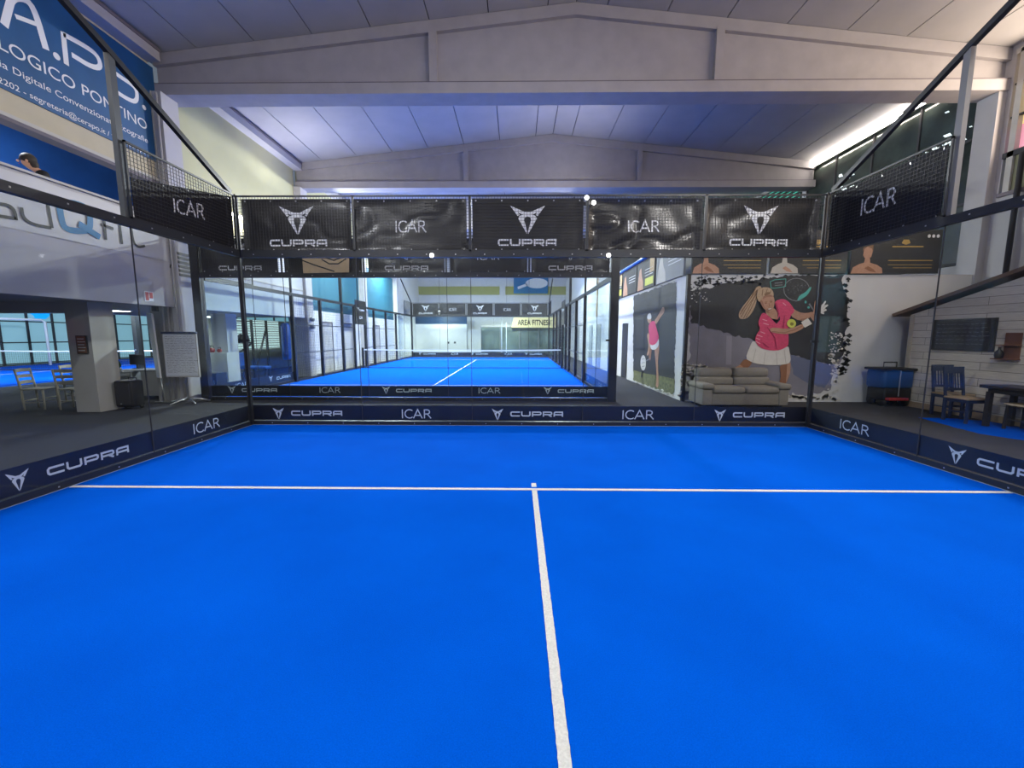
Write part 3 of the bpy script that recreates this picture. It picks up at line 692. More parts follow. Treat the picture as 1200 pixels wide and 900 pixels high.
mb.strokes([sm(ong([(153,262),(156,283),(161,290),(170,288)]))], .05, GG, 'black')
mb.build('lettering', t)
mb = MB(); mb.strokes([sm(ong([(78,237),(92,239),(103,244),(106,256),(105,270),(90,271),(76,268),(72,258),(69,238),(78,237)]))], .11, GG, 'cyan'); mb.strokes([ong([(92,262),(117,278)])], .12, lambda u, v: (XG+.026, u, v), 'cyan'); mb.build('blue_ring', t)
# small fixtures on that side
t = thing('fire_sign', (-8.44, 11.95, 2.4), 'small red and white fire point sign under the parapet banner', 'sign')
box('sign_plate', -8.45, -8.435, 11.84, 12.06, 2.38, 2.60, 'white_print', t)
mb = MB(); mb.box(-8.434, -8.431, 11.86, 11.94, 2.40, 2.58, 'redprint'); mb.box(-8.434, -8.431, 11.96, 12.04, 2.45, 2.58, 'redprint'); mb.build('red_symbol', t)
t = thing('column_pipes', (-8.5, 12.6, 0), 'thin vertical pipes and junction box clamped to the grey column beside the mezzanine', 'pipes')
for x in (-8.75, -8.62, -8.40): MB().tube([(x,12.62,.02),(x,12.62,7.1)], .022, 'lav', 8).build('pipe', t)
MB().tube([(-8.95,12.62,2.9),(-8.75,12.60,2.83),(-8.55,12.60,2.95),(-8.42,12.6,3.3)], .012, 'charcoal', 6).build('cable', t)
box('junction_box', -8.98, -8.86, 12.58, 12.65, 2.2, 2.4, 'charcoal', t)
t = thing('wall_vent', (-8.3, 13.0, 3.2), 'small black slatted vent on the column above the flip chart', 'vent')
mb = MB()
for k in range(6): mb.box(-8.34, -8.325, 12.72, 13.1, 3.05+k*.1, 3.11+k*.1, 'black')
mb.build('slats', t)

# ------------------------------------------------------------------ murals
def jag(poly, amp, step, rnd):
    out = []
    n = len(poly)
    for i in range(n):
        a = Vector(poly[i]); b = Vector(poly[(i+1) % n]); L_ = (b-a).length; k = max(1, int(L_/step)); nn = Vector((-(b-a).y, (b-a).x))/max(L_, 1e-6)
        for j in range(k): out.append(tuple(a+(b-a)*j/k+nn*rnd.uniform(-amp, amp)*(1 if j else .2)))
    return out
def smooth2(p, it=2, closed=True):
    for _ in range(it):
        q = []; n = len(p)
        if not closed: q.append(p[0])
        for i in range(n if closed else n-1):
            a, b = p[i], p[(i+1) % n]; q += [(a[0]*.75+b[0]*.25, a[1]*.75+b[1]*.25), (a[0]*.25+b[0]*.75, a[1]*.25+b[1]*.75)]
        if not closed: q.append(p[-1])
        p = q
    return p
class Art:
    """flat print: coloured shapes on one wall plane, each ink a hair proud of the last"""
    def __init__(s, ax, v, sgn, ox, oy, sc): s.ax, s.val, s.sgn, s.ox, s.oy, s.sc = ax, v, sgn, ox, oy, sc; s.k = 0; s.mb = MB()
    def pt(s, x, y, off): 
        p = at(s.ox+x/s.sc, s.oy+y/s.sc, s.ax, s.val); i = 'xyz'.index(s.ax); p[i] = s.val+s.sgn*off; return p
    def poly(s, pts, m):
        s.k += 1; o = .0012+.0006*s.k
        if 4 < len(pts) < 34 and m not in ('ink_teal','ink_greylight','ink_grass','ink_dark'): pts = smooth2(pts, 1)
        s.mb.add([s.pt(x, y, o) for x, y in pts], [tuple(range(len(pts)))], m)
    def line(s, pts, w_, m):
        s.k += 1; o = .0012+.0006*s.k; s.mb.strokes([pts], w_, lambda x, y: s.pt(x, y, o), m)
    def ell(s, cx, cy_, rx, ry, m, rot=0, n=20):
        c, d = math.cos(math.radians(rot)), math.sin(math.radians(rot))
        s.poly([(cx+rx*math.cos(2*PI*k/n)*c-ry*math.sin(2*PI*k/n)*d, cy_+rx*math.cos(2*PI*k/n)*d+ry*math.sin(2*PI*k/n)*c) for k in range(n)], m)
    def splats(s, spots, m, rnd):
        s.k += 1; o = .0012+.0006*s.k
        for (x, y, r) in spots:
            a = rnd.uniform(0, PI); pts = []
            for k in range(6): rr = r*rnd.uniform(.4, 1.3); t_ = 2*PI*k/6; pts.append((x+rr*math.cos(t_)*(1.6 if k % 3 == 0 else .7), y+rr*math.sin(t_)))
            s.mb.add([s.pt(px, py, o) for px, py in pts], [tuple(range(6))], m)
rnd = random.Random(5)
t = thing('wall_mural', (6, PY-.01, 0), 'large wall mural of a blonde woman in a pink shirt hitting a padel ball', 'mural')
A = Art('y', PY-.002, -1, 790, 310, 5.4545)
A.poly(jag([(92,205),(100,600),(60,640),(120,760),(230,830),(600,850),(850,840),(1000,800),(1020,700),(1085,560),(1000,400),(700,180),(300,150)], 8, 22, rnd), 'ink_grey')
A.poly([(335,455),(370,455),(365,640),(330,640)], 'ink_greylight')
A.poly(jag([(90,210),(98,165),(170,160),(260,135),(330,120),(440,105),(520,98),(640,78),(820,66),(1085,66),(1075,120),(1095,180),(1108,260),(1108,390),(1080,470),(1085,560),(1040,620),(1000,640),(870,610),(740,570),(600,520),(450,470),(280,420),(110,378),(105,300)], 10, 18, rnd), 'ink_dark')
A.poly([(905,330),(1060,330),(1060,560),(905,560)], 'ink_teal')
A.poly(jag([(745,578),(870,610),(1000,640),(1005,720),(960,790),(860,760),(760,700)], 6, 20, rnd), 'ink_blue')
A.splats([(rnd.uniform(90,190), rnd.uniform(110,260), rnd.uniform(3,11)) for _ in range(40)], 'ink_dark', rnd)
A.splats([(rnd.uniform(130,700), rnd.gauss(108,16), rnd.uniform(4,12)) for _ in range(120)], 'ink_dark', rnd)
A.splats([(rnd.gauss(1078,24), rnd.uniform(90,700), rnd.uniform(4,16)) for _ in range(120)], 'ink_dark', rnd)
A.splats([(rnd.uniform(990,1075), rnd.uniform(430,560), rnd.uniform(2,6)) for _ in range(50)], 'ink_white', rnd)
A.splats([(rnd.uniform(985,1050), rnd.uniform(560,820), rnd.uniform(4,14)) for _ in range(40)], 'ink_white', rnd)
A.splats([(rnd.uniform(50,200), rnd.uniform(640,850), rnd.uniform(5,20)) for _ in range(130)], 'ink_white', rnd)
A.splats([(rnd.uniform(110,230), rnd.uniform(170,240), rnd.uniform(2,4)) for _ in range(20)], 'ink_white', rnd)
A.splats([(x, 850+rnd.uniform(-14,14), rnd.uniform(8,22)) for x in range(60,1040,16)], 'ink_white', rnd)
# racket
A.line([(710-5+82*math.cos(a/20*2*PI)+82-6, 160+72*math.sin(a/20*2*PI)+0) for a in range(21)], 5, 'ink_line')
A.ell(787,160,78,68,'ink_dark',25); A.splats([(787+rnd.gauss(0,32), 160+rnd.gauss(0,28), 2.2) for _ in range(40)], 'ink_line', rnd)
A.poly([(782,232),(800,196),(835,180),(870,140),(876,152),(850,196),(822,215),(800,228)], 'ink_mint'); A.ell(838,240,7,9,'ink_mint'); A.ell(857,274,8,8,'ink_mint')
A.line([(612,110),(640,98),(712,92),(710,140),(640,152),(618,150),(612,110)], 4, 'ink_mint'); A.line([(640,120),(690,115)], 6, 'ink_line'); A.line([(640,135),(690,130)], 5, 'ink_line')
A.line([(860,250),(900,310)], 10, 'ink_line')
# legs, skirt
A.poly([(452,598),(500,622),(478,655),(440,676),(400,674),(416,640)], 'ink_skindark'); A.poly([(400,674),(375,665),(420,640),(440,655)], 'ink_skin')
A.poly([(672,642),(742,628),(741,680),(725,735),(705,770),(666,768),(680,720),(676,680)], 'ink_skindark'); A.poly([(720,632),(742,628),(739,690),(712,758)], 'ink_skin')
A.poly([(505,478),(540,530),(600,550),(725,515),(736,560),(744,625),(700,640),(620,643),(540,637),(495,625),(452,600),(478,530)], 'ink_white')
for a, b in (((520,540),(500,620)),((580,560),(570,635)),((650,560),(655,640)),((700,545),(712,632))): A.line([a, b], 4, 'ink_cream')
# pony tail
A.poly([(560,140),(525,140),(505,175),(470,225),(430,275),(408,315),(412,345),(440,350),(470,340),(500,300),(520,255),(530,200)], 'ink_hair')
for pts in ([(548,150),(505,215),(470,290),(440,345)],[(524,165),(470,240),(418,320)],[(530,160),(500,220),(450,290),(425,335)],[(540,170),(515,230),(480,300),(455,340)],[(520,150),(480,225),(425,300)]): A.line(pts, 5, 'ink_hairdark')
# far arm, neck
A.poly([(745,270),(790,305),(840,312),(885,300),(890,330),(850,352),(800,362),(735,328)], 'ink_skin')
A.poly([(575,290),(630,275),(655,300),(660,350),(640,372),(610,345),(585,318)], 'ink_skin')
# shirt
A.poly([(545,335),(562,306),(590,318),(640,372),(668,325),(636,245),(650,230),(685,219),(720,230),(748,262),(768,298),(738,328),(724,400),(728,480),(725,520),(690,540),(655,550),(595,548),(545,532),(512,490),(520,450),(548,412),(532,375)], 'ink_pink')
A.poly([(600,325),(642,372),(672,330),(672,355),(650,380),(615,345)], 'ink_dark')
A.poly([(640,245),(652,300),(668,330),(662,290),(650,245)], 'ink_pinkdark')
for pts in ([(520,470),(545,480)],[(525,450),(560,462)],[(515,490),(545,505)],[(560,350),(590,360)],[(565,375),(600,385)],[(690,245),(710,262)],[(548,430),(575,440)]): A.line(pts, 5, 'ink_pinklight')
for pts in ([(590,400),(640,470),(650,540)],[(700,330),(690,430)],[(560,500),(600,530)]): A.line(pts, 6, 'ink_pinkdark')
# front arm and hands
A.poly([(605,408),(640,402),(700,412),(760,402),(815,378),(830,400),(780,430),(730,445),(660,442),(612,432)], 'ink_skin')
A.line([(620,428),(700,436),(760,418),(815,392)], 7, 'ink_skinmid'); A.line([(800,352),(850,345),(886,326)], 7, 'ink_skinmid'); A.poly([(805,368),(848,343),(876,378),(828,404)], 'ink_white'); A.poly([(850,345),(866,338),(886,370),(874,378)], 'ink_dark')
A.poly([(862,320),(885,300),(888,262),(893,232),(904,228),(908,262),(912,300),(908,345),(890,368),(868,345)], 'ink_skin')
A.poly([(915,285),(925,268),(945,250),(958,230),(965,238),(950,262),(975,254),(977,263),(955,278),(967,288),(950,292),(952,310),(935,316),(920,300)], 'ink_cream')
A.line([(893,300),(896,262),(903,232)], 3, 'ink_skinmid'); A.line([(880,318),(905,330)], 3, 'ink_skinmid'); A.line([(876,335),(902,346)], 3, 'ink_skinmid')
for pts in ([(925,290),(944,262),(960,236)],[(930,296),(950,278),(974,260)],[(932,302),(950,296),(966,290)],[(930,306),(940,312),(950,314)]): A.line(pts, 9, 'ink_white')
# ball
A.ell(743,377,29,28,'ink_ball'); A.ell(745,380,12,11,'ink_balld')
# head
A.poly([(538,232),(552,205),(580,190),(612,190),(630,205),(636,240),(630,275),(618,298),(600,306),(578,296),(556,266)], 'ink_skin')
A.poly([(522,215),(524,175),(545,150),(580,146),(610,152),(626,175),(632,205),(612,192),(585,196),(560,212),(545,235),(535,240)], 'ink_hair')
A.poly([(568,188),(590,176),(612,180),(604,190),(588,196),(572,204)], 'ink_hairdark'); A.line([(560,160),(555,200)], 5, 'ink_hairdark'); A.line([(590,155),(575,195)], 4, 'ink_hairdark'); A.line([(612,165),(600,192)], 4, 'ink_hairdark')
A.poly([(540,236),(550,225),(562,240),(566,262),(580,292),(566,285),(552,262)], 'ink_skinmid'); A.poly([(584,196),(612,194),(628,208),(600,206),(575,212),(556,226),(562,206)], 'ink_skinmid'); A.ell(578,248,8,4,'ink_skindark',-10); A.ell(612,240,8,4,'ink_skindark',-10); A.line([(568,241),(586,238)], 3, 'ink_hairdark'); A.line([(603,233),(620,229)], 3, 'ink_hairdark')
A.line([(598,248),(602,266),(595,270)], 3, 'ink_skindark'); A.poly([(585,284),(600,280),(618,276),(612,290),(598,295)], 'ink_skindark'); A.poly([(590,284),(614,279),(610,285),(598,289)], 'ink_white')
A.mb.build('printed_picture', t)

t = thing('wall_mural', (PX-.01, 15.5, 0), 'narrow mural of a player in a pink top reaching up, on the corridor wall', 'mural')
A = Art('x', PX-.004, -1, 715, 290, 4.733)
A.poly(jag([(131,268),(180,250),(260,222),(330,198),(368,184),(366,400),(358,600),(358,790),(345,815),(270,792),(200,762),(130,738),(128,500)], 3, 9, rnd), 'ink_dark')
A.poly([(130,680),(200,700),(280,712),(358,730),(357,800),(345,818),(270,795),(200,765),(130,738)], 'ink_grass')
A.splats([(x, 745+(x-130)*.36+rnd.uniform(-8,8), rnd.uniform(4,9)) for x in range(128,360,6)], 'ink_white', rnd)
A.splats([(x, 262-(x-130)*.33+rnd.uniform(-6,6), rnd.uniform(3,7)) for x in range(130,370,6)], 'ink_white', rnd)
A.poly([(244,410),(262,385),(284,345),(290,332),(298,330),(303,342),(300,362),(290,372),(268,408),(255,428)], 'ink_skin')
A.poly([(212,470),(205,490),(212,520),(214,560),(203,596),(212,602),(225,560),(224,500)], 'ink_skin')
A.poly([(222,540),(236,548),(228,590),(226,625),(216,628),(216,590)], 'ink_skindark')
A.poly([(245,540),(272,520),(274,570),(266,620),(268,700),(270,745),(268,778),(252,772),(258,740),(256,660),(250,600)], 'ink_skin')
A.poly([(224,530),(252,535),(270,500),(274,528),(262,560),(240,570),(225,560)], 'ink_white')
A.poly([(212,440),(225,412),(248,405),(256,440),(268,478),(272,505),(255,535),(232,545),(216,528),(220,490)], 'ink_pink')
A.ell(219,400,11,20,'ink_skin'); A.poly([(207,398),(208,374),(222,362),(229,372),(231,392),(222,400)], 'ink_white')
A.ell(185,640,15,43,'ink_white'); A.line([(178,620),(194,618)], 3, 'ink_line'); A.line([(178,640),(194,638)], 3, 'ink_line'); A.line([(178,660),(194,658)], 3, 'ink_line'); A.line([(198,630),(226,615)], 5, 'ink_line'); A.line([(180,682),(175,720)], 6, 'ink_dark')
A.mb.build('printed_picture', t)

# row of perfume-style signs above the mural wall
def bust_sign(F, u0, u1, z0, z1, label, warm, right=False):
    W = u1-u0; c = Vector(F(u0+W/2, z0, 0)); t = thing('poster_board', c, label, 'sign', 'dark beauty posters above the white wall')
    mb = MB(); mb.prism([(u0,z0),(u1,z0),(u1,z1),(u0,z1)], lambda u,v,w: F(u,v,-w*1.0), .05, 'ink_dark'); mb.build('board', t)
    G = lambda a, b: F(u0+a*W, z0+b*(z1-z0), -.054)
    G2 = lambda a, b: F(u0+a*W, z0+b*(z1-z0), -.056)
    s_ = 'ink_skin' if warm else 'ink_cream'
    mb = MB(); mb.poly2([(.01,0),(.03,.14),(.10,.22),(.15,.25),(.16,.38),(.21,.38),(.22,.25),(.30,.20),(.36,.12),(.37,0)], G, s_)
    mb.poly2([(.13,.42),(.15,.36),(.19,.34),(.225,.38),(.235,.5),(.225,.62),(.18,.66),(.14,.6)], G2, s_)
    mb.poly2([(.12,.5),(.13,.66),(.18,.72),(.235,.66),(.24,.5),(.22,.58),(.17,.62),(.14,.56)], lambda a, b: F(u0+a*W, z0+b*(z1-z0), -.058), 'ink_hairdark')
    mb.poly2([(.16,.12),(.20,.17),(.26,.10),(.30,.02),(.22,.05)], G2, 'ink_skindark' if warm else 'ink_skin'); mb.build('portrait', t)
    mb = MB()
    for b in (.20,.13): mb.strokes([[(.48 if b < .2 else .42,b),(.92,b)]], .012, lambda a, b_: F(u0+a*W, z0+b_*(z1-z0), -.054), 'gold')
    mb.strokes([[(.42,.30),(.92,.30)]], .02, G, 'gold'); mb.strokes([[(.45,.62),(.80,.62)]], .03, G, 'gold'); mb.poly2([(.55,.70),(.60,.66),(.65,.70),(.63,.78),(.57,.78)], G, 'gold')
    for k in range(3): mb.add([G(.85+.05*k+.018*math.cos(a*PI/4), .86+.04*math.sin(a*PI/4)) for a in range(8)], [tuple(range(8))], 'grey_print')
    mb.build('lettering', t)
FS1 = lambda u, z, o: (u, PY-.0+o, z)
bust_sign(FS1, 4.0, 5.78, 3.12, 4.12, 'dark poster with a warm-toned bare-shouldered woman, next to the corner of the corridor', True)
bust_sign(FS1, 5.86, 7.68, 3.12, 4.12, 'dark poster with a pale bare-shouldered woman, over the mural racket', False)
bust_sign(FS1, 7.76, 9.85, 3.12, 4.12, 'widest dark poster with a woman, at the end above the wooden hut', True)
FS2 = lambda u, z, o: (PX+o, -u, z)
for i, (a, b, lab, m_) in enumerate(((-15.1,-13.1,'grey poster with a pale figure on the corridor wall, next to the corner','ink_line'),(-17.0,-15.25,'poster with yellow panels above the corridor mural','gold'),(-18.9,-17.1,'dark poster between the yellow ones over the corridor','ink_dark'),(-20.3,-19.0,'small yellow and dark poster above the corridor door','ink_ball'))):
    t = thing('poster_board', FS2((a+b)/2, 3.12, 0), lab, 'sign', 'posters above the corridor wall')
    mb = MB(); mb.prism([(a,3.12),(b,3.12),(b,4.02),(a,4.02)], lambda u,v,w: FS2(u,v,-w), .05, 'ink_dark' if m_ != 'ink_line' else 'ink_line'); mb.build('board', t)
    G = lambda u, v: FS2(a+u*(b-a), 3.12+v*.9, -.054); mb = MB()
    mb.poly2([(.05,0),(.08,.35),(.15,.75),(.25,.8),(.3,.5),(.38,.3),(.4,0)], G, 'ink_skin' if i else 'ink_cream'); mb.build('portrait', t)
    mb = MB()
    if i in (1, 3): mb.poly2([(.5,.1),(.95,.1),(.95,.35),(.5,.35)], G, 'ink_ball'); mb.poly2([(.75,.5),(.98,.5),(.98,.98),(.75,.98)], G, 'tan')
    for v in (.45,.55,.65): mb.strokes([[(.48,v),(.92,v)]], .02, G, 'grey_print')
    mb.build('lettering', t)
t = thing('handrail', (PX-.1, 17, 4.05), 'bright blue rail along the top of the corridor posters', 'handrail')
MB().tube([(PX-.06,13.2,4.10),(PX-.06,21.1,4.10)], .06, 'bluepipe').build('rail_tube', t)
for y in (14.5,17,19.5): MB().tube([(PX-.06,y,4.1),(PX+.1,y,4.0)], .015, 'bluepipe').build('bracket', t)
# far posters
t = thing('wall_poster', (1.0, YB-.1, 5.0), 'teal poster with a white padel racket, high on the far wall', 'poster')
a, b = at(602,322,'y',YB-.08), at(642,344,'y',YB-.08)
box('sheet', a.x, b.x, YB-.10, YB-.065, b.z, 6.5, 'cyan', t)
mb = MB(); G = lambda u, v: (u, YB-.104, v); cx_, cz_ = a.x+1.95, b.z+.85
mb.poly2([(cx_+.95*math.cos(k*PI/10), cz_+.42*math.sin(k*PI/10)) for k in range(20)], G, 'white_print'); mb.strokes([[(cx_-.8,cz_-.1),(cx_-1.6,cz_-.4)]], .22, G, 'white_print'); mb.build('racket_print', t)
t = thing('hanging_sign', (1.2, 36.5, 2.3), 'yellow lit sign reading area fitness above the far gym entrance', 'sign')
a, b = at(600,372,'y',36.5), at(648,384,'y',36.5)
mat('signyellow', (.7,.6,.3), .5, emit=(1,.78,.42), es=.45)
mb = MB(); mb.prism([(a.x-.05,b.z),(b.x+.3,b.z),(b.x+.3,a.z),(a.x+.15,a.z)], lambda u,v,w: (u, 36.45+w, v), .12, 'signyellow'); mb.build('sign_box', t)
mb = MB(); mb.text('AREA FITNESS', a.x+.45, b.x-.2, b.z+.18, a.z-.18, lambda u, v: (u, 36.44, v), 'black', .02); mb.build('lettering', t)
w = MB(); w.box(-3.2, 3.9, 36.9, 36.95, 0, 2.3, 'greypane') ; 
for x in (-3.2,-1.6,0,1.6,3.2): w.box(x-.03, x+.03, 36.85, 36.9, 0, 2.4, 'greyplastic')
w.box(-3.2, 3.95, 36.8, 37.0, 2.3, 2.5, 'offwhite'); struct(w.build('window_3'))
for x in (-1.35, -1.0):
    t = thing('white_pole', (x, 33.4, 0), ('taller' if x < -1.2 else 'shorter')+' slim white pole just beyond the far court end', 'pole', 'white poles past the far court')
    MB().tube([(x,33.4,.02),(x,33.4,2.95 if x < -1.2 else 2.6)], .03, 'white_print', 8).build('shaft', t)
    MB().lathe((x,33.4,0), [(.16,0),(.16,.02),(.05,.03)], 'white_print', 12).build('foot_plate', t)

# ------------------------------------------------------------------ lamps
def flood(x, y, z, tx, ty, power, label, size=.55, col=(1,1,1), grp=None):
    t = thing('flood_lamp', (x, y, z), label, 'lamp', grp)
    d = (Vector((tx, ty, 0))-Vector((x, y, z))).normalized()
    q = d.to_track_quat('-Z', 'Y').to_matrix().to_4x4()
    def T(u, v, w): return q @ Vector((u, v, w)) + Vector((x, y, z))
    mb = MB(); a, b = .28, .2
    vs = [T(sx*a*k, sy_*b*k, h) for h, k in ((.0,1),(.12,.85)) for sx, sy_ in ((-1,-1),(1,-1),(1,1),(-1,1))]
    mb.add(vs, [(0,3,2,1),(4,5,6,7),(0,1,5,4),(1,2,6,5),(2,3,7,6),(3,0,4,7)], 'steel'); mb.build('housing', t)
    mb = MB(); mb.add([T(sx*a*.85, sy_*b*.85, -.006) for sx, sy_ in ((-1,-1),(1,-1),(1,1),(-1,1))], [(0,3,2,1)], 'whitelamp'); mb.build('lens', t)
    MB().bar(T(0,0,.1), T(0,0,.1)+Vector((0,0,.22)), .04, .04).build('bracket', t)
    L = bpy.data.lights.new('lamp_light', 'AREA'); L.shape = 'RECTANGLE'; L.size = .48; L.size_y = .34; L.energy = power; L.color = col; L.spread = math.radians(170)
    lo = bpy.data.objects.new('lamp_light', L); COL.objects.link(lo); lo.parent = t; m = q.copy(); m.translation = q.to_3x3() @ Vector((0,0,-.02)); lo.matrix_local = m
    return t
NP, FP = 285, 1350
for (x, y, nm) in ((-5.05, 5.6, 'mezzanine'), (5.05, 5.6, 'hut'), ): flood(x, y, 6.6, x*.2, y+.8, NP*(1.0 if x < 0 else 1.25), 'black floodlight on the near lamp post, %s side' % nm, col=(.93,.95,1) if x < 0 else (1,.96,.92))
for (x, y) in ((-5.05, -1.5), (5.05, -1.5)): flood(x, y, 6.6, x*.2, y+1.5, NP*.6, 'black floodlight behind the camera, %s side' % ('mezzanine' if x < 0 else 'hut'))
for (x, y, lab) in ((x0-.05, C2Y+7.9, 'white-columns side, front half'), (x1+.05, C2Y+7.9, 'corridor side, front half, showing between two banners'), (x0-.05, C2Y+15, 'white-columns side, far half'), (x1+.05, C2Y+15, 'corridor side, far half')):
    flood(x, y, (7.12 if x > 0 else 6.8) if y < C2Y+10 else 6.4, C2X+(x-C2X)*.15, y-.5, FP, 'floodlight of the second court, '+lab, col=(.95,1,1))
flood(-15.9, 20, 3.75, -20, 20.5, 900, 'floodlight over the court beyond the mezzanine', col=(.8,.95,1))
flood(-22, 15, 3.75, -21, 17, 700, 'second floodlight over the court beyond the mezzanine', col=(.8,.95,1))
for X_, px, lab in ((x0+.13, x0-.02, 'added upward fill lamp on the second court post by the white columns'), (x1-.13, x1+.02, 'added upward fill lamp on the second court post by the corridor')):  # added upward lamps, hidden behind the banners, to brighten the roof
    y_ = C2Y+4.0; t = thing('roof_fill_lamp', (X_, y_, 5.9), lab, 'lamp')
    box('housing', X_-.14, X_+.14, y_-.1, y_+.1, 5.86, 5.98, 'steel', t); box('lens', X_-.12, X_+.12, y_-.08, y_+.08, 5.98, 5.985, 'clearlight', t); box('pole', px-.03, px+.03, y_-.03, y_+.03, 3.08, 5.9, 'steel', t)
    L = bpy.data.lights.new('roof_fill_light', 'AREA'); L.size = .2; L.energy = 62; L.color = (.98,.95,1); L.spread = math.radians(165)
    lo = bpy.data.objects.new('roof_fill_light', L); COL.objects.link(lo); lo.parent = t; lo.location = (0,0,.10); lo.rotation_euler = (PI, -.5 if X_ > 0 else .5, 0)
# tube along the clerestory
t = thing('tube_lamp', (XR-.1, 16.8, 7.9), 'long bright tube lamp along the roof edge over the dark windows', 'lamp')
box('tube', XR-.16, XR-.10, 14.3, 19.0, 7.86, 7.94, 'warmlamp', t); box('holder', XR-.10, XR-.06, 14.3, 19.0, 7.85, 7.97, 'offwhite', t)
L = bpy.data.lights.new('tube_light', 'AREA'); L.shape = 'RECTANGLE'; L.size = 4.6; L.size_y = .06; L.energy = 70; L.color = (1,.86,.70)
lo = bpy.data.objects.new('tube_light', L); COL.objects.link(lo); lo.parent = t; lo.matrix_local = Matrix.Translation((-.12,-.15,0)) @ Matrix.Rotation(PI/2, 4, 'Z') @ Matrix.Rotation(math.radians(-115), 4, 'X')
for (X_, y_, s_, e_, c_, lab) in ((XR-.1, 6.5, -1, 70, (1,.88,.78), 'added fill tube along the roof edge above the near court windows'), (XL+.34, 6.5, 1, 190, (1,.95,.95), 'added fill tube along the roof edge over the clinic banner'), (XL+.12, 22.0, 1, 260, (.95,1,.98), 'added fill tube on the side wall above the teal panels'), (XL+.12, 16.2, 1, 210, (1,.97,.93), 'added fill tube on the cream wall above the gym corner')):  # extra tube lamps added out of view to lift roof and walls
    zl = 7.7 if y_ < 10 else (5.1 if y_ < 18 else 6.0); t = thing('tube_lamp', (X_, y_, zl), lab, 'lamp')
    box('tube', X_-.03, X_+.03, y_-2.3, y_+2.3, zl-.02, zl+.04, 'warmlamp', t); box('holder', X_-.035, X_+.035, y_-2.3, y_+2.3, zl+.045, zl+.08, 'offwhite', t)
    for dy in (-2,2): box('hanger', X_-.01, X_+.01, y_+dy-.01, y_+dy+.01, zl+.08, roof_z(X_)+.03 if zl > 7 else zl+.2, 'charcoal', t)
    L = bpy.data.lights.new('tube_light', 'AREA'); L.shape = 'RECTANGLE'; L.size = 4.6; L.size_y = .06; L.energy = e_; L.color = c_
    lo = bpy.data.objects.new('tube_light', L); COL.objects.link(lo); lo.parent = t; lo.matrix_local = Matrix.Translation((s_*.05,0,0)) @ Matrix.Rotation(PI/2, 4, 'Z') @ Matrix.Rotation(math.radians(-100 if s_ < 0 else 100), 4, 'X')
# window daylight
L = bpy.data.lights.new('window_daylight', 'AREA'); L.shape = 'RECTANGLE'; L.size = 9; L.size_y = 2.1; L.energy = 470; L.color = (1,.82,.66)
lo = bpy.data.objects.new('window_daylight', L); COL.objects.link(lo); lo.location = (XR-.08, 8.2, 6.8); lo.rotation_euler = (math.radians(90), 0, math.radians(90))
# small glowing discs set on the rail and mesh
def clip(x, y, z, lab, r=.036):
    t = thing('bright_point', (x, y, z), lab, 'lamp', 'small bright points on the back fence')
    MB().tube([(x,y,z),(x,y-.05,z)], r*.8, 'steel', 12).build('housing', t)
    MB().ell((x,y-.055,z), r, .02, r, 'clearlight', 12).build('glow_disc', t)
clip(-1.65, 9.965, 2.99, 'tiny bright point on the back rail under the second banner'); clip(1.36, 9.965, 2.99, 'tiny bright point on the back rail under the creased banner')
clip(.97, 9.985, 3.93, 'tiny bright point on the mesh top beside the middle banner'); clip(1.09, 9.985, 3.85, 'tiny bright point just under the one at the mesh top')
for (x, y, z, e) in ((-6.2, 34.6, 3.5, 230), (-1.0, 34.6, 3.5, 230)):  # hanging lamps added behind the far banners to brighten the end wall
    t = thing('far_fill_lamp', (x, y, z), 'added hanging lamp before the far wall, %s' % ('yellow strip end by the white columns' if x < -3 else 'near the racket poster'), 'lamp', 'added hanging lamps before the far wall')
    MB().lathe((x,y,z), [(.25,0),(.22,.06),(.08,.2),(.05,.28)], 'steelgrey', 16).build('shade', t); MB().lathe((x,y,z-.02), [(.2,0),(.2,.015)], 'clearlight', 16).build('diffuser', t); MB().tube([(x,y,z+.28),(x,y,roof_z(x)+.02)], .01, 'charcoal', 6).build('hanger', t)
    L = bpy.data.lights.new('far_fill_light', 'AREA'); L.size = .4; L.energy = e; L.color = (.95,1,.98)
    lo = bpy.data.objects.new('far_fill_light', L); COL.objects.link(lo); lo.parent = t; lo.location = (0,0,-.05)
# added panel lamps brightening the mezzanine, the gym corner and the block room
for (x, y, z, e, c, lab) in ((-10.9, 10.5, 7.02, 330, (.85,.92,1), 'added ceiling panel lamp in the mezzanine room'),(-11.2, 13.8, 2.28, 22, (.9,.95,1), 'added flat panel lamp under the mezzanine slab'),(-11.2, 17.5, 2.28, 60, (.9,1,1), 'added flat panel lamp over the gym corner'),(6.5, 17.2, 2.96, 30, (1,1,1), 'added panel lamp inside the poster block room')):
    t = thing('panel_fill_lamp', (x, y, z), lab, 'lamp')
    box('casing', x-.32, x+.32, y-.32, y+.32, z-.0, z+.035, 'offwhite', t); box('diffuser', x-.28, x+.28, y-.28, y+.28, z-.01, z, 'clearlight', t)
    L = bpy.data.lights.new('panel_fill_light', 'AREA'); L.size = .5; L.energy = e; L.color = c
    lo = bpy.data.objects.new('panel_fill_light', L); COL.objects.link(lo); lo.parent = t; lo.location = (0,0,-.03)

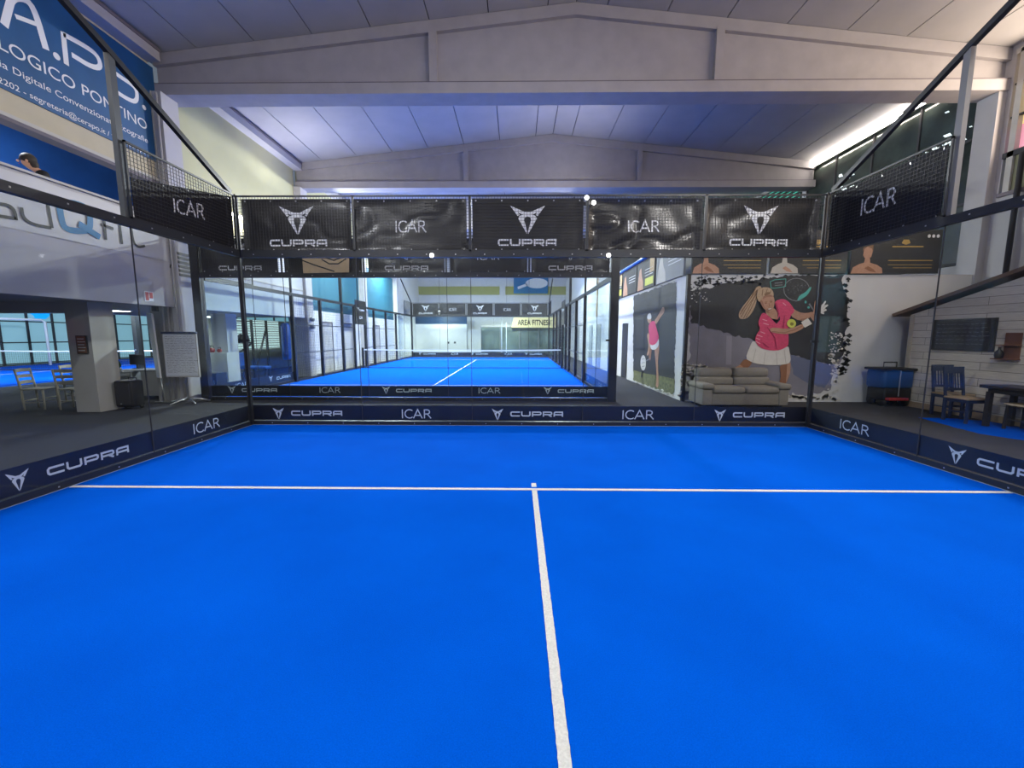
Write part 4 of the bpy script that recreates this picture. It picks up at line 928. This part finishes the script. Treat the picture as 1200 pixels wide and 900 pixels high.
# ------------------------------------------------------------------ court beyond the mezzanine
w = MB(); w.box(-27.6, -27.5, 8, 36, 0, 4.2, 'daylight')
y = 9.0
while y < 36: w.box(-27.5, -27.4, y-.035, y+.035, 0, 4.2, 'charcoal'); y += 1.25
for z in (.05, 1.2, 2.35, 3.4): w.box(-27.5, -27.4, 8, 36, z-.03, z+.03, 'charcoal')
struct(w.build('window_4'))
w = MB(); w.box(-27.5, -9, 35.2, 35.3, 0, 4.2, 'daylight')
x = -27
while x < -9: w.box(x-.04, x+.04, 35.1, 35.2, 0, 4.2, 'charcoal'); x += 1.5
for z in (1.2, 2.35, 3.4): w.box(-27.5, -9, 35.1, 35.2, z-.03, z+.03, 'charcoal')
struct(w.build('window_5'))
for (x, y, wd, lab) in ((-16.35, 17.5, .22, 'thick black court post behind the white chairs'), (-16.3, 19.9, .18, 'slimmer black court post between the pillar and the flip chart')):
    t = thing('court_post', (x, y, 0), lab, 'post'); box('shaft', x-wd/2, x+wd/2, y-wd/2, y+wd/2, 0, 4.18, 'steel', t); box('base_plate', x-wd*.8, x+wd*.8, y-wd*.8, y+wd*.8, 0, .015, 'steel', t)
    MB().tube([(x-.02,y-wd/2,1.0),(x-.02,y-wd/2-.03,1.0)], .03, 'bolt', 8).build('clamp', t)
t = thing('goal_frame', (-25.2, 22.4, 0), 'white tubular frame standing at the far side of the distant court', 'frame')
MB().tube([(-25.2,24.2,.02),(-25.2,24.2,2.3),(-25.2,24.0,2.4),(-25.2,20.8,2.4)], .06, 'white_print').build('front_frame', t); MB().tube([(-25.2,20.8,.02),(-25.2,20.8,2.4)], .06, 'white_print').build('post', t)
t = thing('window_sign', (-27.3, 25.8, 2.6), 'bright blue round sticker on the glazed wall behind the court', 'sign')
mb = MB(); mb.add([(-27.38, 25.9+.52*math.cos(k*PI/9)*(1+.12*math.sin(k*3.3)), 3.0+.50*math.sin(k*PI/9)*(1+.1*math.cos(k*2.1))) for k in range(18)], [tuple(range(18))], 'bluesign'); mb.build('sticker', t)

# ------------------------------------------------------------------ furniture under the mezzanine
def ladder_chair(label, x, y, rz, first=[]):
    if not first:
        t = thing('wooden_chair', (0,0,0), label, 'chair', 'pale ladder-back chairs at the small table')
        s_ = .42
        for sx in (-1,1):
            MB().tube([(sx*.18,.18,0),(sx*.18,.18,.44)], .02, 'chairwhite', 8, [.016,.021]).build('leg', t)
            MB().tube([(sx*.18,-.18,0),(sx*.18,-.19,.45),(sx*.185,-.26,.90)], .02, 'chairwhite', 8, [.017,.022,.018]).build('leg', t)
        MB().box(-.21,.21,-.2,.21,.435,.465,'chairwhite',.01).build('seat', t)
        for z, o in ((.60,-.213),(.73,-.233),(.86,-.252)):
            mb = MB(); N = 8; vs = []
            for i in range(N+1):
                u = -.18+.36*i/N; c = -.03*math.sin(PI*i/N)
                for dz in (-.03, .03+.015*math.sin(PI*i/N)):
                    for dy in (0, .015): vs.append((u, o+c+dy, z+dz))
            fs = []
            for i in range(N): a = i*4; fs += [(a,a+4,a+6,a+2),(a+1,a+3,a+7,a+5),(a+2,a+6,a+7,a+3),(a,a+1,a+5,a+4)]
            fs += [(0,2,3,1),(N*4,N*4+1,N*4+3,N*4+2)]; mb.add(vs, fs, 'chairwhite'); mb.build('back_slat', t)
        for p in (((-.18,-.18,.2),(.18,-.18,.2)),((-.18,.18,.25),(.18,.18,.25)),((-.18,-.18,.16),(-.18,.18,.16)),((.18,-.18,.16),(.18,.18,.16))):
            MB().tube(p, .011, 'chairwhite', 6).build('stretcher', t)
        first.append(t)
    else: t = copytree(first[0]); t['label'] = label
    t.location = (x, y, 0); t.rotation_euler = (0,0,rz)
    return t
ladder_chair('pale wooden chair standing free, furthest from the white pillar', -10.80, 11.60, math.radians(-75))
ladder_chair('pale wooden chair behind the small table, partly hidden', -10.98, 12.6, math.radians(-95))
ladder_chair('pale wooden chair half hidden by the white pillar', -10.02, 11.62, math.radians(15))
t = thing('small_table', (-10.15, 12.35, 0), 'small square grey table beside the white pillar', 'table')
MB().box(-10.55,-9.7,12.02,12.72,.72,.75,'greyplastic',.008).build('tabletop', t)
for x in (-10.5,-9.75):
    for y in (12.07,12.67): MB().bar((x,y,0),(x,y,.72),.035,.035,'greyplastic').build('leg', t)
MB().box(-10.50,-9.75,12.05,12.69,.64,.72,'greyplastic').build('apron', t)
t = thing('shoulder_bag', (-10.15, 12.2, .75), 'black bag lying on the small grey table', 'bag')
bm = bmesh.new(); bmesh.ops.create_icosphere(bm, subdivisions=3, radius=1)
for v in bm.verts: v.co = Vector((v.co.x*.24, v.co.y*.12, max(-.4, v.co.z)*.10+.056))+Vector((-10.15,12.2,.75))+v.co*.02*noise.noise(v.co*3)
MB().bm(bm, 'black', True).build('body', t); MB().tube([(-10.32,12.2,.83),(-10.2,12.15,.90),(-10.05,12.15,.90),(-9.97,12.2,.83)], .01, 'charcoal', 6).build('strap', t)
t = thing('potted_plant', (-9.85, 12.5, .75), 'little green plant in a pale pot on the small table', 'plant')
MB().lathe((-9.85,12.5,.75), [(.04,0),(.055,.09)], 'offwhite', 12).build('pot', t)
mb = MB(); random.seed(2)
for k in range(26):
    a = random.uniform(0,2*PI); e = random.uniform(.03,.09); h = random.uniform(.06,.2); c = Vector((-9.85,12.5,.83)); d = Vector((math.cos(a)*e, math.sin(a)*e, h)); s_ = Vector((-math.sin(a),math.cos(a),0))*.014
    mb.add([c, c+d*.6+s_, c+d, c+d*.6-s_], [(0,1,2,3)], 'greenplant')
mb.build('leaves', t)
t = thing('pillar_notice', (-9.26, 11.19, 1.25), 'framed dark red notice on the white pillar', 'notice')
box('frame', -9.38, -9.15, 11.175, 11.20, 1.24, 1.62, 'charcoal', t); box('sheet', -9.36, -9.17, 11.17, 11.176, 1.26, 1.60, 'brown', t)
mb = MB()
for k in range(5): mb.strokes([[(-9.34,1.31+.06*k),(-9.34+.14+.02*(k%2),1.31+.06*k)]], .018, lambda u,v: (u,11.168,v), 'ink_white')
mb.build('printed_lines', t)
t = thing('wheeled_speaker', (-8.83, 11.62, 0), 'black wheeled party speaker on the floor beside the white pillar', 'speaker')
MB().box(-9.02,-8.62,11.48,11.80,.05,.64,'black',.05).build('body', t); MB().box(-8.98,-8.66,11.465,11.485,.10,.58,'charcoal',.008).build('front_grille', t)
for x in (-9.0,-8.66): MB().tube([(x,11.72,.045),(x+.02,11.72,.045)], .045, 'black', 12).build('wheel', t)
MB().tube([(-8.92,11.75,.62),(-8.92,11.75,.68),(-8.74,11.75,.68),(-8.74,11.75,.62)], .012, 'charcoal', 6).build('handle', t)
MB().ell((-8.86,11.462,.13), .02,.008,.012,'bolt',8).build('badge', t)
# flip chart
t = thing('flip_chart', (-8.1, 12.32, 0), 'white flip chart filled with handwriting on a star base', 'flip chart')
MB().box(-8.52,-7.72,12.28,12.32,.64,1.66,'offwhite').build('board', t)
MB().box(-8.53,-7.71,12.25,12.33,1.66,1.71,'navywood',.008).build('clamp_bar', t)
mb = MB(); mb.add([(-8.50,12.272,.67),(-7.74,12.272,.67),(-7.74,12.276,1.66),(-8.50,12.276,1.66)], [(0,1,2,3)], 'grey_print')
G = lambda u, v: (u, 12.270, v); rr = random.Random(9)
for k in range(22):
    z = 1.60-.040*k; u = -8.46
    while u < -7.82:
        l = rr.uniform(.03,.12); mb.strokes([[(u,z+rr.uniform(-.004,.004)),(u+l*.5,z+rr.uniform(-.01,.01)),(u+l,z)]], .006, G, 'charcoal'); u += l+.02
        if rr.random() < .06: break
mb.build('written_sheet', t)
MB().tube([(-8.1,12.36,.10),(-8.1,12.36,1.6)], .022, 'bolt').build('stem', t)
for k in range(5):
    a = math.radians(90+72*k+20); MB().tube([(-8.1,12.36,.12),(-8.1+.2*math.cos(a),12.36+.2*math.sin(a),.09),(-8.1+.42*math.cos(a),12.36+.42*math.sin(a),.03)], .02, 'bolt', 8, [.03,.024,.016]).build('foot', t)
t = thing('white_board', (-8.8, 12.35, 0), 'narrow blank white board standing beside the flip chart', 'board')
MB().add([(-8.86,12.4,.62),(-8.62,12.22,.62),(-8.70,12.25,2.12),(-8.98,12.42,2.16),(-8.84,12.43,.62),(-8.60,12.25,.62),(-8.68,12.28,2.12),(-8.96,12.45,2.16)], [(0,1,2,3),(7,6,5,4),(0,4,5,1),(1,5,6,2),(2,6,7,3),(3,7,4,0)], 'whitewall').build('panel', t)
MB().tube([(-8.75,12.40,.02),(-8.75,12.40,.64)], .015, 'bolt', 8).build('leg', t); box('foot_bar', -8.95, -8.58, 12.37, 12.42, 0, .03, 'bolt', t)
# desk group
t = thing('office_desk', (-9.4, 13.5, 0), 'grey office desk with white pedestal behind the speaker', 'desk')
MB().box(-10.6,-9.15,13.1,13.8,.70,.735,'greyplastic',.006).build('desktop', t); box('pedestal', -9.95, -9.5, 13.15, 13.7, .06, .70, 'offwhite', t)
box('side_panel', -10.58, -10.54, 13.12, 13.78, 0, .70, 'greyplastic', t); box('side_panel', -9.21, -9.17, 13.12, 13.78, 0, .70, 'greyplastic', t)
t = thing('monitor', (-10.35, 13.5, .735), 'small dark monitor on the office desk', 'monitor')
MB().box(-10.55,-10.15,13.5,13.53,.84,1.12,'black',.008).build('screen', t); MB().box(-10.37,-10.33,13.51,13.54,.75,.9,'black').build('stand', t); box('base', -10.45, -10.25, 13.45, 13.58, .735, .75, 'black', t)
t = thing('office_chair', (-9.75, 14.2, 0), 'dark office chair with rounded back behind the desk', 'chair')
MB().box(-9.98,-9.52,13.98,14.42,.44,.52,'charcoal',.03).build('seat', t); MB().box(-9.98,-9.52,14.42,14.49,.62,1.08,'charcoal',.03).build('backrest', t)
MB().tube([(-9.75,14.2,.1),(-9.75,14.2,.45)], .03, 'black').build('column', t); MB().bar((-9.75,14.43,.5),(-9.75,14.47,.7),.05,.02,'black').build('back_bar', t)
for k in range(5): a = 2*PI*k/5; MB().tube([(-9.75,14.2,.10),(-9.75+.28*math.cos(a),14.2+.28*math.sin(a),.04)], .02, 'black', 8).build('leg', t)
for (xa, xb, ya, h, m_, lab) in ((-8.50,-8.20,13.45,.62,'black','black low cabinet behind the flip chart foot'),(-9.05,-8.55,13.40,.66,'greyplastic','grey low cabinet behind the speaker')):
    t = thing('low_cabinet', ((xa+xb)/2, ya, 0), lab, 'cabinet'); box('body', xa, xb, ya, ya+.4, .0, h, m_, t); box('door', xa+.02, xb-.02, ya-.015, ya, .04, h-.03, m_, t); MB().tube([(xb-.05,ya-.03,h*.5),(xb-.05,ya-.03,h*.7)], .008, 'bolt', 6).build('handle', t)
# gym corner seen through both glass walls
w = MB(); w.box(-10.15,-9.65,16.0,16.5,0,2.32,'whitewall'); w.box(-12.3,-12.1,17.4,33,0,2.32,'concrete') ; struct(w.build('wall_gym'))
t = thing('white_cabinet', (-9.6, 15.7, 0), 'white waist-high cabinet in the gym corner', 'cabinet')
box('body', -10.0, -9.35, 15.5, 15.95, .0, 1.08, 'whitewall', t); box('door', -9.98, -9.37, 15.485, 15.5, .05, 1.03, 'whitewall', t); MB().ell((-9.45,15.475,.9),.02,.02,.02,'bolt',8).build('knob', t)
for i, (x, r) in enumerate(((-9.92,.085),(-9.68,.07))):
    t = thing('kettlebell', (x, 15.65, 1.08), ('larger red' if i == 0 else 'smaller dark red')+' kettlebell on top of the white cabinet', 'kettlebell', 'kettlebells on the white cabinet')
    MB().lathe((x,15.65,1.08), [(r*.6,0),(r,r*.6),(r,r*1.1),(r*.6,r*1.7)], 'redprint', 14).build('weight', t)
    MB().tube([(x-r*.6,15.65,1.08+r*1.3),(x-r*.6,15.65,1.08+r*2.3),(x+r*.6,15.65,1.08+r*2.3),(x+r*.6,15.65,1.08+r*1.3)], .012, 'charcoal', 8).build('handle', t)
t = thing('weight_rack', (-10.6, 18.6, 0), 'black steel weight rack with diagonal bars in the gym corner', 'rack')
for x in (-11.6,-10.2):
    for y in (18.1,19.0): MB().bar((x,y,0),(x,y,2.2),.07,.07,'black').build('upright', t)
MB().bar((-11.6,18.1,1.35),(-10.2,18.1,1.35),.05,.05,'charcoal').build('shelf_bar', t); MB().bar((-11.6,18.1,2.15),(-10.2,18.1,2.15),.05,.05,'charcoal').build('shelf_bar', t)
MB().bar((-10.2,18.1,.2),(-10.2,19.0,1.9),.05,.05,'black').build('diagonal_bar', t); MB().bar((-11.6,18.0,.3),(-10.2,18.0,1.3),.05,.05,'black').build('diagonal_bar', t)
for x in (-11.35,-11.1,-10.85,-10.6,-10.4): MB().tube([(x,18.0,1.5),(x+.04,18.0,1.5)], .17, 'charcoal', 16).build('weight_plate', t)
t = thing('exercise_bench', (-9.6, 17.9, 0), 'blue padded exercise bench in front of the weight rack', 'bench')
MB().box(-10.2,-9.2,17.2,17.55,.42,.52,'bluebag',.03).build('pad', t); MB().box(-10.4,-10.15,17.22,17.53,.50,1.0,'bluebag',.03).build('backrest', t)
for x in (-10.1,-9.3): MB().bar((x,17.25,.0),(x,17.4,.42),.05,.05,'black').build('leg', t); 
t = thing('punching_bag', (-8.95, 18.15, .7), 'blue punching bag hanging behind the glass corner', 'punching bag')
MB().lathe((-8.95,18.15,.70), [(.10,0),(.15,.04),(.16,.5),(.16,1.3),(.11,1.38)], 'bluebag', 18).build('bag_body', t); MB().tube([(-8.95,18.15,2.07),(-8.95,18.15,2.30)], .015, 'bolt', 6).build('chain', t)
w = MB(); w.box(-12.09,-12.05,19.6,23.0,1.0,2.3,'daywhite')
for k in range(12): w.box(-12.05,-12.02,19.6,23.0,1.02+k*.11,1.05+k*.11,'greyplastic')
struct(w.build('window_6'))
for i, y in enumerate((20.2, 22.4, 26.5)):
    w = MB(); w.box(XL, XL+.04, y, y+1.0, 0, 2.15, 'offwhite'); w.box(XL+.04, XL+.06, y-.06, y, 0, 2.2, 'trimdark'); w.box(XL+.04, XL+.06, y+1.0, y+1.06, 0, 2.2, 'trimdark'); w.box(XL+.04, XL+.06, y-.06, y+1.06, 2.15, 2.22, 'trimdark'); w.box(XL+.04, XL+.09, y+.85, y+.9, 1.0, 1.06, 'bolt'); struct(w.build('door_%d' % (i+1)))
for y, z in ((19.6, 2.25), (19.62, 1.95)):
    t = thing('wall_fixture', (-8.3, y, z), ('upper' if z > 2 else 'lower')+' small grey round siren on the second white column', 'siren', 'sirens on the second column')
    MB().lathe((-8.28,18.9,z), [(.05,-.08),(.1,-.04),(.1,.05),(.05,.09)], 'greyplastic', 12).build('body', t)

# ------------------------------------------------------------------ person on the mezzanine
def skinned(name, verts, edges, root, m, parent, sub=2):
    me = bpy.data.meshes.new(name); off = wloc(parent); me.from_pydata([tuple(Vector(v[:3])-off) for v in verts], edges, []); me.materials.append(MATS[m])
    o = bpy.data.objects.new(name, me); COL.objects.link(o); o.parent = parent
    md = o.modifiers.new('skin', 'SKIN'); md.use_smooth_shade = True
    if not me.skin_vertices: 
        pass
    for i, v in enumerate(verts):
        r = v[3] if not isinstance(v[3], tuple) else v[3]
        me.skin_vertices[0].data[i].radius = (r, r) if not isinstance(r, tuple) else r
        me.skin_vertices[0].data[i].use_root = (i == root)
    sd = o.modifiers.new('sub', 'SUBSURF'); sd.levels = sub; sd.render_levels = sub
    return o
bx_, by_, bz = -9.0, 10.62, 3.15
t = thing('person', (bx_, by_, bz), 'person with dark hair and black jacket standing behind the mezzanine parapet', 'person')
def V(x, y, z, r): return (bx_+x, by_+y, bz+z, r)
ver = [V(0,0,.93,(.15,.11)),V(0,0,1.12,(.13,.10)),V(0,.01,1.33,(.16,.10)),V(0,0,1.46,(.07,.06)),V(0,-.10,1.51,(.055,.055)),V(0,-.17,1.58,(.075,.09)),V(0,-.18,1.67,(.075,.09)),
  V(.17,0,1.40,.05),V(.24,-.08,1.15,.042),V(.12,-.28,1.18,.032),V(.04,-.34,1.20,.026),
  V(-.17,0,1.40,.05),V(-.24,-.08,1.15,.042),V(-.12,-.28,1.18,.032),V(-.04,-.34,1.22,.026),
  V(.09,0,.88,.085),V(.10,-.01,.48,.055),V(.10,.03,.09,.038),V(.10,-.13,.04,.035),
  V(-.09,0,.88,.085),V(-.10,-.01,.48,.055),V(-.10,.03,.09,.038),V(-.10,-.13,.04,.035)]
ed = [(0,1),(1,2),(2,3),(3,4),(4,5),(5,6),(2,7),(7,8),(8,9),(9,10),(2,11),(11,12),(12,13),(13,14),(0,15),(15,16),(16,17),(17,18),(0,19),(19,20),(20,21),(21,22)]
skinned('body', ver, ed, 0, 'skin', t)
jv = [(v[0],v[1],v[2],(v[3][0]*1.22,v[3][1]*1.35) if isinstance(v[3], tuple) else v[3]*1.75) for v in (ver[0],ver[1],ver[2],ver[3],ver[7],ver[8],ver[9],ver[11],ver[12],ver[13])]
skinned('jacket', jv, [(0,1),(1,2),(2,3),(2,4),(4,5),(5,6),(2,7),(7,8),(8,9)], 0, 'jacket', t)
jl = [(v[0],v[1],v[2],(v[3][0]*1.08,v[3][1]*1.1) if isinstance(v[3], tuple) else v[3]*1.2) for v in (ver[0],ver[15],ver[16],ver[17],ver[19],ver[20],ver[21])]
skinned('trousers', jl, [(0,1),(1,2),(2,3),(0,4),(4,5),(5,6)], 0, 'jeans', t)
mb = MB(); by_ -= .13; bz -= .04; mb.ell((bx_,by_-.02,bz+1.70), .098, .112, .105, 'hair'); mb.ell((bx_,by_+.035,bz+1.62), .085, .07, .09, 'hair'); mb.build('hair', t)
mb = MB(); mb.ell((bx_,by_-.150,bz+1.635), .012,.02,.02,'skin',8); mb.build('nose', t)
for sx in (-1, 1):
    MB().ell((bx_+sx*.032,by_-.132,bz+1.665), .012,.008,.007,'black',8).build('eye', t); MB().ell((bx_+sx*.085,by_-.045,bz+1.64), .01,.02,.03,'skin',8).build('ear', t)
MB().ell((bx_,by_-.138,bz+1.59), .024,.008,.007,'ink_pinkdark',8).build('mouth', t)
by_ += .13; bz += .04
for sx in (-1, 1):
    mb = MB()
    for k in range(4): mb.tube([(bx_+sx*.04-.02+.012*k,by_-.35,bz+1.20),(bx_+sx*.04-.025+.014*k,by_-.40,bz+1.19),(bx_+sx*.04-.025+.014*k,by_-.425,bz+1.16)], .008, 'skin', 6)
    mb.tube([(bx_+sx*.06,by_-.33,bz+1.21),(bx_+sx*.075,by_-.37,bz+1.22)], .009, 'skin', 6); mb.build('hand', t)
t['pose'] = 'leaning'
t.rotation_euler = (0,0,math.radians(-150+110))
# ------------------------------------------------------------------ corridor furniture
t = thing('sofa', (5.0, 12.4, 0), 'grey two-seat fabric sofa in front of the woman mural', 'sofa')
sx0, sx1, sy0, sy1 = 3.98, 6.0, 11.92, 12.80
MB().box(sx0+.12, sx1-.12, sy0+.04, sy1-.05, .06, .34, 'sofa', .03).build('base', t)
for a, b in ((sx0+.26, 4.98),(4.99, sx1-.26)): MB().box(a, b, sy0, sy1-.28, .33, .48, 'sofa', .055).build('seat_cushion', t)
for a, b in ((sx0+.14, 4.98),(4.99, sx1-.16)):
    c = MB().box(a, b, sy1-.34, sy1-.06, .46, .66, 'sofa', .06).build('back_cushion', t); MB().box(a+.01, b-.01, sy1-.30, sy1-.0, .64, .87, 'sofa', .08).build('headrest', c)
for a, b in ((sx0, sx0+.30),(sx1-.30, sx1)): MB().box(a, b, sy0-.02, sy1-.1, .42, .56, 'sofa', .06).build('armrest', t); MB().box(a+.04, b-.04, sy0+.02, sy1-.1, .06, .44, 'sofa', .03).build('arm_panel', t)
for x in (sx0+.15, sx1-.15):
    for y in (sy0+.1, sy1-.15): MB().tube([(x,y,0),(x,y,.07)], .025, 'black', 8).build('foot', t)
t = thing('floor_scrubber', (8.65, 12.45, 0), 'blue floor scrubbing machine parked against the wooden hut', 'cleaning machine')
MB().box(8.28,8.98,12.2,12.72,.42,.86,'bluebox',.07).build('tank', t); MB().box(8.24,9.0,12.17,12.74,.84,.90,'black',.02).build('lid', t)
MB().box(8.32,8.95,12.2,12.7,.14,.44,'black',.04).build('chassis', t); MB().box(8.35,8.8,12.1,12.24,.16,.22,'redprint',.01).build('squeegee', t)
MB().tube([(8.62,12.18,.25),(8.62,12.18,.85)], .012, 'greyplastic', 6).build('hose', t)
MB().tube([(8.50,12.5,.88),(8.50,12.5,1.02),(8.80,12.5,1.02),(8.80,12.5,.88)], .016, 'black', 8).build('handle', t)
for x in (8.36,8.86): MB().tube([(x,12.32,.11),(x+.06,12.32,.11)], .11, 'black', 16).build('wheel', t); MB().tube([(x,12.62,.11),(x+.06,12.62,.11)], .11, 'black', 16).build('wheel', t)
# wooden hut
HX = 9.0
t = thing('wooden_hut', (HX, 9.8, 0), 'small pale plank hut with a sloping gable roof along the court side', 'hut')
mb = MB(); prof = [(12.48,0),(12.48,2.13),(9.5,2.98),(6.7,2.16),(6.7,0)]
mb.prism(prof, lambda u,v,w: (HX+w, u, v), .08, 'hutplanks'); mb.build('plank_wall', t)
mb = MB(); mb.box(HX+.08, XR-.1, 12.40, 12.48, 0, 2.13, 'hutplanks'); mb.build('plank_wall', t)
for a, b in (((12.84,2.10),(9.5,3.07)),((6.1,2.06),(9.5,3.07))):
    d = (Vector(b)-Vector(a)).normalized(); n_ = Vector((-d.y, d.x)); n_ = n_ if n_.y > 0 else -n_; A_ = Vector(a); B_ = Vector(b); q = [A_, B_, B_+n_*.07, A_+n_*.07]
    mb = MB(); mb.prism([tuple(p) for p in q], lambda u,v,w: (HX-.12+w, u, v), 1.8, 'eave'); mb.build('roof_slope', t)
mb = MB(); mb.box(HX-.02, HX, 6.75, 12.46, 0, .13, 'seat_tan'); mb.build('skirting', t)
mb = MB(); mb.box(HX-.02, HX, 12.4, 12.49, 0, 2.13, 'wood_pale'); mb.build('corner_board', t)
t = thing('chalk_board', (HX-.03, 11.3, 1.37), 'large dark board in a black frame on the hut wall', 'board')
box('frame', HX-.04, HX-.001, 10.74, 11.92, 1.34, 1.99, 'black', t); box('board_surface', HX-.045, HX-.04, 10.79, 11.88, 1.38, 1.95, 'blackboard', t)
mb = MB(); rr = random.Random(4)
for k in range(6):
    u = -11.82
    while u < -10.9: l = rr.uniform(.04,.12); mb.strokes([[(u,1.88-.08*k),(u+l,1.88-.08*k+rr.uniform(-.01,.01))]], .008, lambda a, b: (HX-.047,-a,b), 'ink_line'); u += l+.03
mb.build('chalk_writing', t)
t = thing('hanging_shelf', (HX-.08, 10.4, 1.3), 'small brown wooden shelf rack on the hut wall', 'shelf')
box('back_plate', HX-.021, HX-.001, 10.33, 10.58, 1.2, 1.7, 'brown', t); box('shelf_board', HX-.14, HX-.02, 10.30, 10.62, 1.46, 1.48, 'brown', t); box('shelf_board', HX-.14, HX-.02, 10.30, 10.68, 1.20, 1.22, 'brown', t)
t = thing('wine_bottle', (HX-.08, 10.55, 1.22), 'dark round bottle basket on the lower board of the brown shelf', 'bottle')
MB().lathe((HX-.095,10.58,1.22), [(.05,.002),(.065,.06),(.06,.12),(.02,.17),(.02,.21)], 'darkwood', 12).build('body', t); MB().tube([(HX-.095,10.58,1.425),(HX-.095,10.58,1.45)], .022, 'brown', 8).build('cap', t)
# dining set beside the hut
def slat_chair(label, x, y, rz, first=[]):
    if not first:
        t = thing('dining_chair', (0,0,0), label, 'chair', 'dark slat-back chairs at the long dark table')
        for sx in (-1,1):
            MB().bar((sx*.19,.19,0),(sx*.19,.19,.44),.04,.04,'navywood').build('leg', t)
            mb = MB(); mb.bar((sx*.19,-.19,0),(sx*.19,-.2,.46),.04,.045,'navywood'); mb.bar((sx*.19,-.2,.45),(sx*.19,-.28,1.02),.04,.03,'navywood'); mb.build('leg', t)
        MB().box(-.22,.22,-.21,.22,.44,.475,'seat_tan',.01).build('seat', t); MB().box(-.2,.2,-.2,.2,.38,.44,'navywood').build('apron', t)
        MB().bar((-.21,-.275,.97),(.21,-.275,.97),.03,.13,'navywood').build('top_rail', t); MB().bar((-.19,-.215,.60),(.19,-.215,.60),.025,.05,'navywood').build('lower_rail', t)
        for k in range(6): u = -.14+.056*k; MB().bar((u,-.217,.60),(u,-.268,.92),.02,.012,'navywood').build('back_slat', t)
        for a, b in (((-.19,-.19,.2),(-.19,.19,.2)),((.19,-.19,.2),(.19,.19,.2)),((-.19,0,.2),(.19,0,.2))): MB().bar(a,b,.02,.02,'navywood').build('stretcher', t)
        first.append(t)
    else: t = copytree(first[0]); t['label'] = label
    t.location = (x, y, .006); t.rotation_euler = (0,0,rz); return t
slat_chair('dark navy slat-back chair at the end of the table, closest to the hut corner', 8.72, 11.12, math.radians(178))
slat_chair('dark navy slat-back chair at the table corner, one step nearer the court than the first', 8.40, 10.57, math.radians(-176))
for i_, (x, y) in enumerate(((8.62, 9.80), (8.58, 9.15))):
    t = thing('low_stool', (x, y, .006), ('dark stool with tan seat, half under the table beside the chairs', 'dark stool with tan seat, further along under the table')[i_], 'stool', 'tan-seated stools under the dark table')
    MB().box(x-.19,x+.19,y-.2,y+.2,.43,.47,'seat_tan',.01).build('seat', t)
    for a in (-1,1):
        for b in (-1,1): MB().bar((x+a*.16,y+b*.17,.006),(x+a*.15,y+b*.16,.43),.035,.035,'darkwood').build('leg', t)
        MB().bar((x+a*.15,y-.16,.18),(x+a*.15,y+.16,.18),.02,.02,'darkwood').build('stretcher', t)
t = thing('dining_table', (8.8, 10.1, .0), 'long dark wooden table along the hut wall', 'table')
MB().box(8.30,8.90,8.3,10.30,.70,.76,'darkwood',.01).build('tabletop', t); MB().box(8.36,8.84,8.4,10.2,.62,.70,'darkwood').build('apron', t)
for y in (8.45,10.18):
    for x in (8.38,8.82): MB().bar((x,y,.006),(x,y,.64),.07,.07,'darkwood').build('leg', t)
t = thing('blue_mat', (8.3, 10.2, 0), 'bright blue turf offcut lying on the floor under the dining chairs', 'mat')
mb = MB(); P_ = jag([(7.92,10.95),(7.62,9.6),(7.9,9.0),(8.9,9.0),(8.9,10.6),(8.6,10.85)], .02, .1, random.Random(1)); mb.prism(P_, lambda u,v,w: (u, v, .0005+w), .004, 'turf'); mb.build('mat_sheet', t)

# ------------------------------------------------------------------ world and look
W_ = bpy.data.worlds.new('world'); SC.world = W_; W_.use_nodes = True; W_.node_tree.nodes['Background'].inputs[0].default_value = (.5,.6,.75,1); W_.node_tree.nodes['Background'].inputs[1].default_value = .25
SC.view_settings.view_transform = 'Standard'; SC.view_settings.look = 'None'; SC.view_settings.exposure = 0.0; SC.view_settings.gamma = 1; SC.view_settings.use_curve_mapping = False
c = SC.cycles; c.use_denoising = True
try: c.denoiser = 'OPENIMAGEDENOISE'
except Exception: pass
c.max_bounces = 8; c.diffuse_bounces = 5; c.glossy_bounces = 4; c.transparent_max_bounces = 32; c.sample_clamp_indirect = 6; c.caustics_reflective = False; c.caustics_refractive = False; c.blur_glossy = .5
